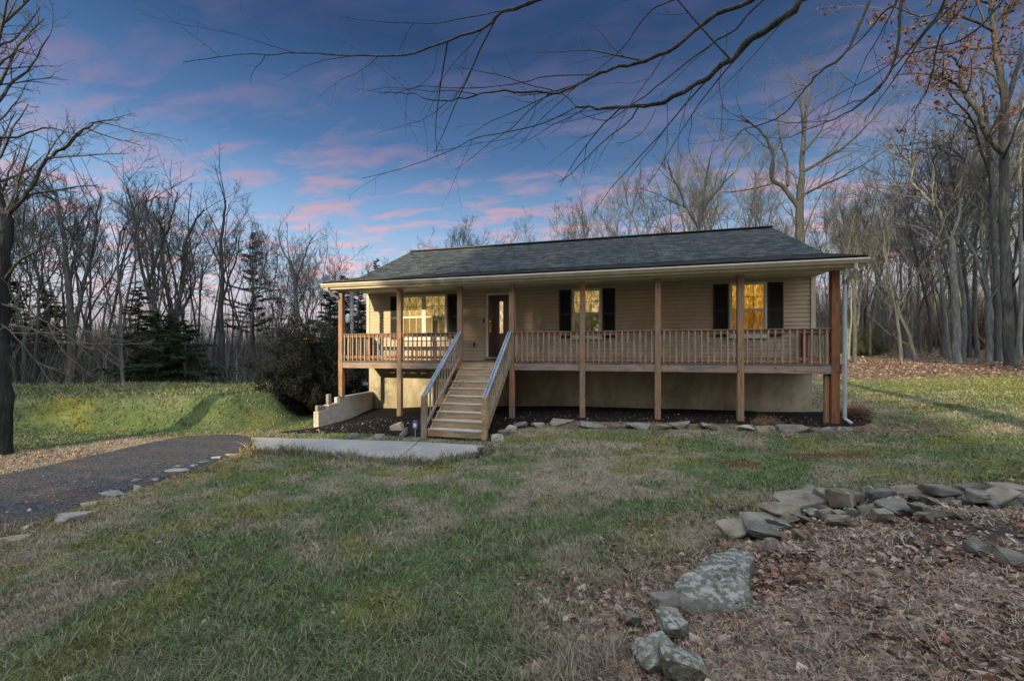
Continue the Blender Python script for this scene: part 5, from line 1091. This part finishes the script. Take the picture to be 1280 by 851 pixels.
# ---------------------------------------------------------------- thickets and far woods (nobody could count these stems)
def thicket(name, areas, cnt, hmin, hmax, wd, cols, sd_, lean=.25, label=None):
    rg = np.random.default_rng(sd_); X = []; Y = []; per = cnt // len(areas)
    for (pa, pb, za, zb) in areas:
        px = rg.uniform(pa, pb, per); Z = np.sqrt(rg.uniform(za * za, zb * zb, per)); Xc = (px - 640) / F_PX * Z; X.append(CAM.x + Xc * cs - Z * sn); Y.append(CAM.y + Xc * sn + Z * cs)
    X = np.concatenate(X); Y = np.concatenate(Y); n = len(X); Zg = terrain(X, Y); B0 = np.stack([X, Y, Zg - .1], 1)
    h = rg.uniform(hmin, hmax, (n, 1)) * (.6 + .8 * fbm(X * .3, Y * .3, 2, 5)[:, None]); d = np.c_[rg.normal(size=(n, 2)) * lean, np.ones(n)]; d2 = d + np.c_[rg.normal(size=(n, 2)) * lean, np.zeros(n)]
    mid = B0 + d * h * .5; tip = mid + d2 * h * .5; a = rg.uniform(0, 6.28, n); s_ = np.c_[np.cos(a), np.sin(a), np.zeros(n)] * (wd * rg.uniform(.4, 1.4, (n, 1)))
    Vs = [np.stack([B0 - s_, B0 + s_, mid + s_ * .7, mid - s_ * .7, tip], 1).reshape(-1, 3)]; i = np.arange(n) * 5
    Fs = [np.stack([i, i + 1, i + 2], 1), np.stack([i, i + 2, i + 3], 1), np.stack([i + 3, i + 2, i + 4], 1)]; off = n * 5
    for k in range(4):       # side twigs
        u = rg.uniform(.2, .95, (n, 1)); o_ = np.where(u < .5, B0 + (mid - B0) * u * 2, mid + (tip - mid) * (u - .5) * 2); dd = np.c_[rg.normal(size=(n, 2)) * .8, rg.uniform(.2, 1.2, n)]; t_ = o_ + dd * h * .22
        Vs.append(np.stack([o_ - s_ * .35, o_ + s_ * .35, t_], 1).reshape(-1, 3)); i = off + np.arange(n) * 3; Fs.append(np.stack([i, i + 1, i + 2], 1)); off += n * 3
    cols = np.array(cols); c = cols[rg.integers(0, len(cols), n)] * rg.uniform(.6, 1.4, (n, 1)); cc = np.concatenate([np.repeat(c, 5, 0)] + [np.repeat(c, 3, 0)] * 4)
    return tag(link(name, np_mesh(name, np.concatenate(Vs), np.concatenate(Fs), M['blade'], cc, False, 3)), label, 'undergrowth', kind='stuff')
GB = [(.055, .06, .062), (.085, .088, .088), (.040, .044, .046), (.12, .115, .105)]
thicket('undergrowth', [(-150, 400, 20, 34)] * 2 + [(330, 560, 26, 42)], 9000, .9, 3.2, .018, GB, 81, label='dense dark bare undergrowth along the foot of the left woods')
thicket('distant_saplings', [(-200, 560, 34, 60)] * 2 + [(-100, 540, 46, 70)], 6500, 3, 9, .032, GB, 82, .12, label='grey mass of distant saplings filling the back of the left woods')
thicket('brush', [(1030, 1400, 34, 64)], 6000, .8, 4.5, .028, GB + [(.12, .07, .04), (.09, .085, .03)], 83, label='bare brush and saplings between the trunks of the right woods')
thicket('hillside_saplings', [(1000, 1450, 55, 85), (560, 1000, 50, 75)], 6500, 3, 9, .05, GB + [(.08, .06, .045)], 84, .12, label='grey mass of distant saplings on the hillside behind the right woods')

# fallen logs in the right woods
for i, (pa, pb, Z, r_, lb) in enumerate([((1050, 448), (1075, 446), 33, .16, 'fallen log on the leaf litter behind the slim dark tree'), ((1080, 442), (1120, 436), 37, .14, 'long fallen log in the middle distance of the right woods'), ((1222, 432), (1240, 447), 29, .10, 'fallen branch leaning on the ground left of the huge oak')]):
    a = P(*pa, Z); b_ = P(*pb, Z + 1.5); a.z = tz(a.x, a.y) + .1; b_.z = tz(b_.x, b_.y) + (.15 if i < 2 else .05)
    if i == 2: a.z += 1.3
    e = empty('fallen_log', tuple(a)); mb = MB(); mb.tube([a, a.lerp(b_, .35) + Vector((0, 0, .05)), a.lerp(b_, .7), b_], [r_, r_ * .9, r_ * .8, r_ * .55], 8); part(mb, 'log', M['bark_grey'], e)
    mb = MB(); mb.tube([a.lerp(b_, .55), a.lerp(b_, .6) + Vector((.1, .3, .6))], [r_ * .3, .02], 5); part(mb, 'broken_limb', M['bark_grey'], e); tag(e, lb, 'log')
# hanging bird feeder tray left of the porch and thin grey pole behind the porch
f0 = P(387, 424, 15.0); e = empty('bird_feeder', tuple(f0)); tag(e, 'small orange-brown hanging bird feeder tray in front of the dark bush left of the porch', 'bird feeder')
m = M['feeder'] = wood_mat('feeder_wood', [(.30, .13, .05), (.36, .18, .07), (.25, .12, .05)], 'x')
mb = MB(); mb.box(f0.x - .20, f0.x + .20, f0.y - .14, f0.y + .14, f0.z - .01, f0.z + .02); mb.box(f0.x - .2, f0.x + .2, f0.y - .14, f0.y - .125, f0.z + .021, f0.z + .05); part(mb, 'tray', m, e)
mb = MB(); mb.box(f0.x - .11, f0.x + .11, f0.y - .09, f0.y + .09, f0.z - .13, f0.z - .011); part(mb, 'seed_box', m, e)
zb = tz(f0.x, f0.y); mb = MB(); mb.tube([(f0.x, f0.y, zb - .2), (f0.x, f0.y, f0.z - .131)], .02, 6); part(mb, 'pole', M['black'], e)
q = P(440, 479, 22); q.z = tz(q.x, q.y); e = empty('utility_pole', tuple(q)); tag(e, 'grey pole with a pale blue meter box, seen behind the left end of the porch', 'pole')
m = M['pole_grey'] = mat('pole_grey', (.16, .18, .2), .8); dirty(m, (.16, .18, .20), .2, 3); m2 = M['box_blue'] = mat('box_blue', (.25, .34, .40), .5)
mb = MB(); mb.tube([(q.x, q.y, q.z - .3), (q.x, q.y, q.z + 6.0)], [.12, .09], 10); part(mb, 'pole_shaft', m, e)
mb = MB(); mb.tube([(q.x - .15, q.y - .13, 3.30), (q.x - .15, q.y - .13, 3.36), (q.x - .15, q.y - .13, 3.75), (q.x - .15, q.y - .13, 3.82)], [.07, .13, .13, .06], 12); part(mb, 'meter_box', m2, e)

# ---------------------------------------------------------------- grass, straw and leaves on the ground
def view_samples(rg, n, pxa, pxb, pya, pyb, pw=1.0):
    """points spread so that near ground gets more, far ground less"""
    px = rg.uniform(pxa, pxb, n); py = pya + (pyb - pya) * rg.random(n) ** pw; Z = F_PX * (CAM.z - .05) / (py - HOR); Xc = (px - 640) / F_PX * Z
    return CAM.x + Xc * cs - Z * sn, CAM.y + Xc * sn + Z * cs, Z
HOUSE_POLY = [(-14.3, -.0), (.4, 0), (.4, 10.4), (-14.3, 10.4)]
def off_stones(x, y, keep_front=.10):
    ok = np.ones(len(x), bool)
    for (sx_, sy_, w_, d_) in STONES:
        if sy_ > -3.6: continue
        dx = (x - sx_) * cs + (y - sy_) * sn; dy = -(x - sx_) * sn + (y - sy_) * cs
        ok &= ~((np.abs(dx) < w_ * .92) & (dy > -d_ - keep_front) & (dy < d_))
    return ok
def blades(name, n, sd_, rngs, hgt, label):
    rg = np.random.default_rng(sd_); Xs = []; Ys = []; Zs = []
    for (a, b, c, d, w_) in rngs:
        x, y, z = view_samples(rg, int(n * w_), a, b, c, d); Xs.append(x); Ys.append(y); Zs.append(z)
    x = np.concatenate(Xs); y = np.concatenate(Ys); zc = np.concatenate(Zs); ok = np.ones(len(x), bool)
    rag = (fbm(x * 3, y * 3, 3, 91) - .5) * .16
    for p_, mg in ((driveway_poly, .0), (walk_poly, -.02), (mulch_poly, -.05), (HOUSE_POLY, .1), (dirt_poly, -.2)): ok &= sdf(p_, x, y) > mg - rag
    zz = zones(x, y); ok &= rg.random(len(x)) > zz['bed'] * .97; ok &= rg.random(len(x)) > zz['litter'] * .6; ok &= ~((sdf(wood_line, x, y) < -1)); ok &= off_stones(x, y, .03)
    x, y, zc = x[ok], y[ok], zc[ok]; zz = {k: v[ok] for k, v in zz.items()}; n = len(x); z = terrain(x, y); col = tint(x, y, None, zz)
    cl = fbm(x * 2.3, y * 2.3, 3, 101); tu = fbm(x * 9, y * 9, 2, 103); h = hgt * rg.uniform(.45, 1.4, n) * (.45 + .8 * cl) * (.45 + 1.2 * tu) * (1 + np.clip(zc - 4, 0, 10) * .02)
    edge = (sdf(walk_poly, x, y) < .35) & (y < -3.4); h = np.where(edge, h * 3.3, h); h = h * (1 + .8 * sstep(1.2, .6, sdf(bank_poly, x, y)))
    ed2 = (np.abs(sdf(driveway_poly, x, y)) < .35) & (x > -12); h = np.where(ed2, h * 1.7, h)
    wd = np.maximum(.0022, zc * .00085) * rg.uniform(.7, 1.3, n); a = rg.uniform(0, 6.28, n); s_ = np.c_[np.cos(a), np.sin(a), np.zeros(n)] * wd[:, None]
    az = rg.uniform(0, 6.28, n); dry = rg.random(n) < .38; ln = np.where(dry, rg.uniform(.5, 1.6, n), rg.uniform(.1, .8, n)); bend = np.c_[np.cos(az) * ln, np.sin(az) * ln, np.ones(n)]; B0 = np.c_[x, y, z - .006]
    mid = B0 + bend * (h * .5)[:, None] * np.array([.6, .6, 1.05]); tip = B0 + bend * h[:, None] * np.array([1.15, 1.15, .95])
    gcol = col * 1.12 * rg.uniform(.5, 1.6, (n, 1)); dcol = np.array([.30, .265, .205]) * rg.uniform(.6, 1.3, (n, 1)); dm = (dry & (rg.random(n) < .75))[:, None]; c = np.where(dm, gcol * .35 + dcol * .55, gcol)
    V = np.stack([B0 - s_, B0 + s_, mid + s_ * .8, mid - s_ * .8, tip], 1).reshape(-1, 3); i = np.arange(n) * 5; Fx = np.concatenate([np.stack([i, i + 1, i + 2], 1), np.stack([i, i + 2, i + 3], 1), np.stack([i + 3, i + 2, i + 4], 1)])
    return tag(link(name, np_mesh(name, V, Fx, M['blade'], np.repeat(c, 5, 0), False, 3)), label, 'grass', kind='stuff')
blades('grass', 470000, 111, [(-80, 1360, 560, 1080, .72), (-60, 1340, 478, 560, .28), (1340, 1750, 478, 700, .06), (-420, -60, 478, 900, .08)], .050, 'short patchy green and straw-coloured lawn grass')
def straw(n, sd_):
    rg = np.random.default_rng(sd_); x, y, zc = view_samples(rg, n, 680, 1620, 620, 1150); x2, y2, z2 = view_samples(rg, n // 5, 300, 640, 556, 590); x3, y3, z3 = view_samples(rg, n // 14, -40, 320, 560, 700)
    w1 = sstep(.4, -.3, sdf(bed_poly, x, y) + (fbm(x * 2, y * 2, 3, 7) - .5) * .8) * (.25 + .9 * fbm(x * 2.2, y * 2.2, 3, 13)) * (1 - .9 * sstep(.3, -.1, sdf(dirt_poly, x, y) + (fbm(x * 2, y * 2, 3, 7) - .5) * .5)) * sstep(.30, .52, fbm(x * 1.6 + 9, y * 1.6, 3, 23)) ** .6; k1 = rg.random(len(x)) < w1
    k2 = (np.abs(sdf(walk_poly, x2, y2) - .12) < .16); k3 = (np.abs(sdf(driveway_poly, x3, y3) - .22) < .25) & (rg.random(len(x3)) < .5)
    x = np.concatenate([x[k1], x2[k2], x3[k3]]); y = np.concatenate([y[k1], y2[k2], y3[k3]]); ks = off_stones(x, y, .09); x = x[ks]; y = y[ks]; n = len(x); z = terrain(x, y); zc = np.hypot(x - CAM.x, y - CAM.y)
    az = fbm(x * 2.3, y * 2.3, 3, 17) * 22 + rg.normal(size=n) * 1.3; L_ = rg.uniform(.04, .13, n); up = rg.uniform(.05, .6, n); dh = np.c_[np.cos(az), np.sin(az), np.zeros(n)]; B0 = np.c_[x, y, z]
    mid = B0 + dh * (L_ * .45)[:, None] + np.c_[np.zeros(n), np.zeros(n), L_ * up * .65]; tip = B0 + dh * L_[:, None] + np.c_[np.zeros(n), np.zeros(n), L_ * up * .35]
    s_ = np.c_[-np.sin(az), np.cos(az), np.zeros(n)] * (np.maximum(.0008, zc * .00042) * rg.uniform(.6, 1.4, n))[:, None]; cols = np.array([(.30, .24, .18), (.22, .17, .135), (.14, .105, .085), (.40, .33, .26)]); c = cols[rg.integers(0, 4, n)] * rg.uniform(.7, 1.2, (n, 1))
    V = np.stack([B0 - s_, B0 + s_, mid + s_ * .8, mid - s_ * .8, tip], 1).reshape(-1, 3); i = np.arange(n) * 5; Fx = np.concatenate([np.stack([i, i + 1, i + 2], 1), np.stack([i, i + 2, i + 3], 1), np.stack([i + 3, i + 2, i + 4], 1)])
    tag(link('dry_straw', np_mesh('dry_straw', V, Fx, M['blade'], np.repeat(c, 5, 0), False, 3)), 'matted tan dead grass over the rock bed and along the paving edges', 'grass', kind='stuff')
straw(280000, 113)
def litter(sd_):
    rg = np.random.default_rng(sd_); P_ = []; S_ = []
    for (a, b, c, d, n, sz, key) in [(640, 1620, 600, 1150, 100000, .022, 'bed'), (560, 1150, 520, 600, 12000, .024, 'porch'), (-60, 400, 535, 620, 9000, .022, 'strip'), (1000, 1400, 447, 502, 46000, .05, 'wood'), (-60, 1340, 500, 900, 3800, .020, 'lawn'),
                                     (330, 1080, 508, 554, 7000, .022, 'mulch'), (-60, 330, 560, 700, 1500, .018, 'drive')]:
        x, y, zc = view_samples(rg, n, a, b, c, d); zz = zones(x, y); bb = fbm(x * 1.9 + 5, y * 1.9, 4, 61)
        if key == 'bed': w_ = (1 - .82 * sstep(.3, -.1, sdf(dirt_poly, x, y) + (bb - .5) * .8)) * np.maximum(zz['bed'] * sstep(.3, .55, bb) * .9 + zz['bed'] * .3, sstep(1.3, -.1, sdf(bed_poly, x, y)) * .7 * sstep(.4, .6, bb))
        elif key == 'porch': w_ = zz['litter'] * sstep(.3, .55, bb)
        elif key == 'strip': w_ = sstep(.35, -.1, sdf(strip_poly, x, y)) * .9
        elif key == 'wood': w_ = sstep(1.5, -1.5, sdf(wood_line, x, y))
        elif key == 'mulch': w_ = (sdf(mulch_poly, x, y) < -.05) * (y < .9)
        elif key == 'drive': w_ = (sdf(driveway_poly, x, y) < 0) * 1.0
        else: w_ = sstep(.5, .62, fbm(x * .8, y * .8, 3, 19)) * .8 + .18
        if key not in ('drive', 'mulch'): w_ = w_ * (sdf(driveway_poly, x, y) > 0)
        w_ = w_ * (sdf(HOUSE_POLY, x, y) > .02) if key != 'mulch' else w_
        k = rg.random(len(x)) < w_; x = x[k]; y = y[k]; zl = .012 + (key in ('drive', 'mulch')) * .035; P_.append(np.c_[x, y, terrain(x, y) + zl]); S_.append(np.full(len(x), sz))
    C = np.concatenate(P_); S_ = np.concatenate(S_)[:, None]
    cols = [(.16, .105, .075), (.20, .14, .105), (.085, .055, .04), (.27, .205, .16), (.12, .085, .065), (.16, .07, .04), (.31, .25, .21), (.065, .045, .038), (.10, .065, .05)]
    me = leaf_mesh('fallen_leaves', C, S_ * rg.choice([.6, .8, 1.0, 1.35, 1.8], (len(S_), 1), p=[.25, .25, .25, .17, .08]), rg, cols, .72); tag(link('fallen_leaves', me), 'scattered reddish brown fallen leaves', 'leaves', kind='stuff')
litter(115)
# a few big leaves and sticks close by, and a long stick on the straw
def stick(pts_px, r_, label):
    pts = [ground_at(a, b)[0] + Vector((0, 0, r_ * 1.6 + c)) for a, b, c in pts_px]; e = tag(MB().tube(pts, [r_, r_, r_ * .9] + [r_ * .6] * (len(pts) - 3) if len(pts) > 3 else r_, 6).build('fallen_twig', M['bark_grey'], None), label, 'twig'); return e
stick([(930, 775, .01), (985, 812, .02), (1050, 838, .01), (1130, 849, .02), (1200, 846, .01)], .006, 'long thin curved twig lying on the straw right of the big boulder')
stick([(1185, 850, .01), (1160, 825, .02), (1110, 800, .0)], .004, 'thin bent twig on the straw at the bottom right')

# ---------------------------------------------------------------- woods behind the photographer: they keep the low sun off the yard
def shade_woods():
    rg = np.random.default_rng(131); C = []; T = []
    A = Tubes(); a11 = SUN_AZ; lx, ly = math.sin(a11), math.cos(a11)
    n = 2600
    for i in range(300):
        wlat = rg.uniform(-62, 62); dist = rg.uniform(24, 60)     # lateral offset across the light, distance behind the camera
        lateral = wlat
        gap = 0
        for (ga, gb) in GAPS:
            if ga < lateral < gb: gap = 1
        if gap: continue
        x = CAM.x + lateral * ly - dist * lx; y = CAM.y - lateral * lx - dist * ly; H = rg.uniform(27, 35)
        q, _ = grow_line(rg, np.array([x, y, 0.]), np.array([0, 0, 1.]), H, 6, .03, .1); A.add(q, np.linspace(.25, .05, 7), 5)
        m_ = 760; zz_ = H * rg.uniform(.0, 1.0, m_) ; rad = 3.0 * np.clip(1.15 - zz_ / H, 0, 1) ** .4 * np.sqrt(rg.random(m_)); an = rg.uniform(0, 6.28, m_); C.append(np.c_[x + rad * np.cos(an), y + rad * np.sin(an), zz_])
    C = np.concatenate(C); me = leaf_mesh('woods', C, .5, rg, [(.03, .045, .02), (.05, .05, .03), (.06, .045, .03)]); me.materials.clear(); me.materials.append(M['needle'])
    tag(link('woods_behind', me), 'dense evergreen woods standing behind the photographer', 'woods', kind='stuff')
    tag(link('trunks_behind', fix_none(A.mesh('trunks', None), M['bark_dark'])), 'trunks of the woods behind the photographer', 'woods', kind='stuff')
# lateral position of a point across the light direction, measured from the camera
def lat(px, Z): x, y = XZ(px, Z); return (x - CAM.x) * math.cos(SUN_AZ) - (y - CAM.y) * math.sin(SUN_AZ)
GAPS = [(lat(0, 6.0) - 9, lat(0, 6.0) + 2.4), (lat(1090, 15.5) - 2.6, lat(1090, 15.5) + 7.0)]
shade_woods()
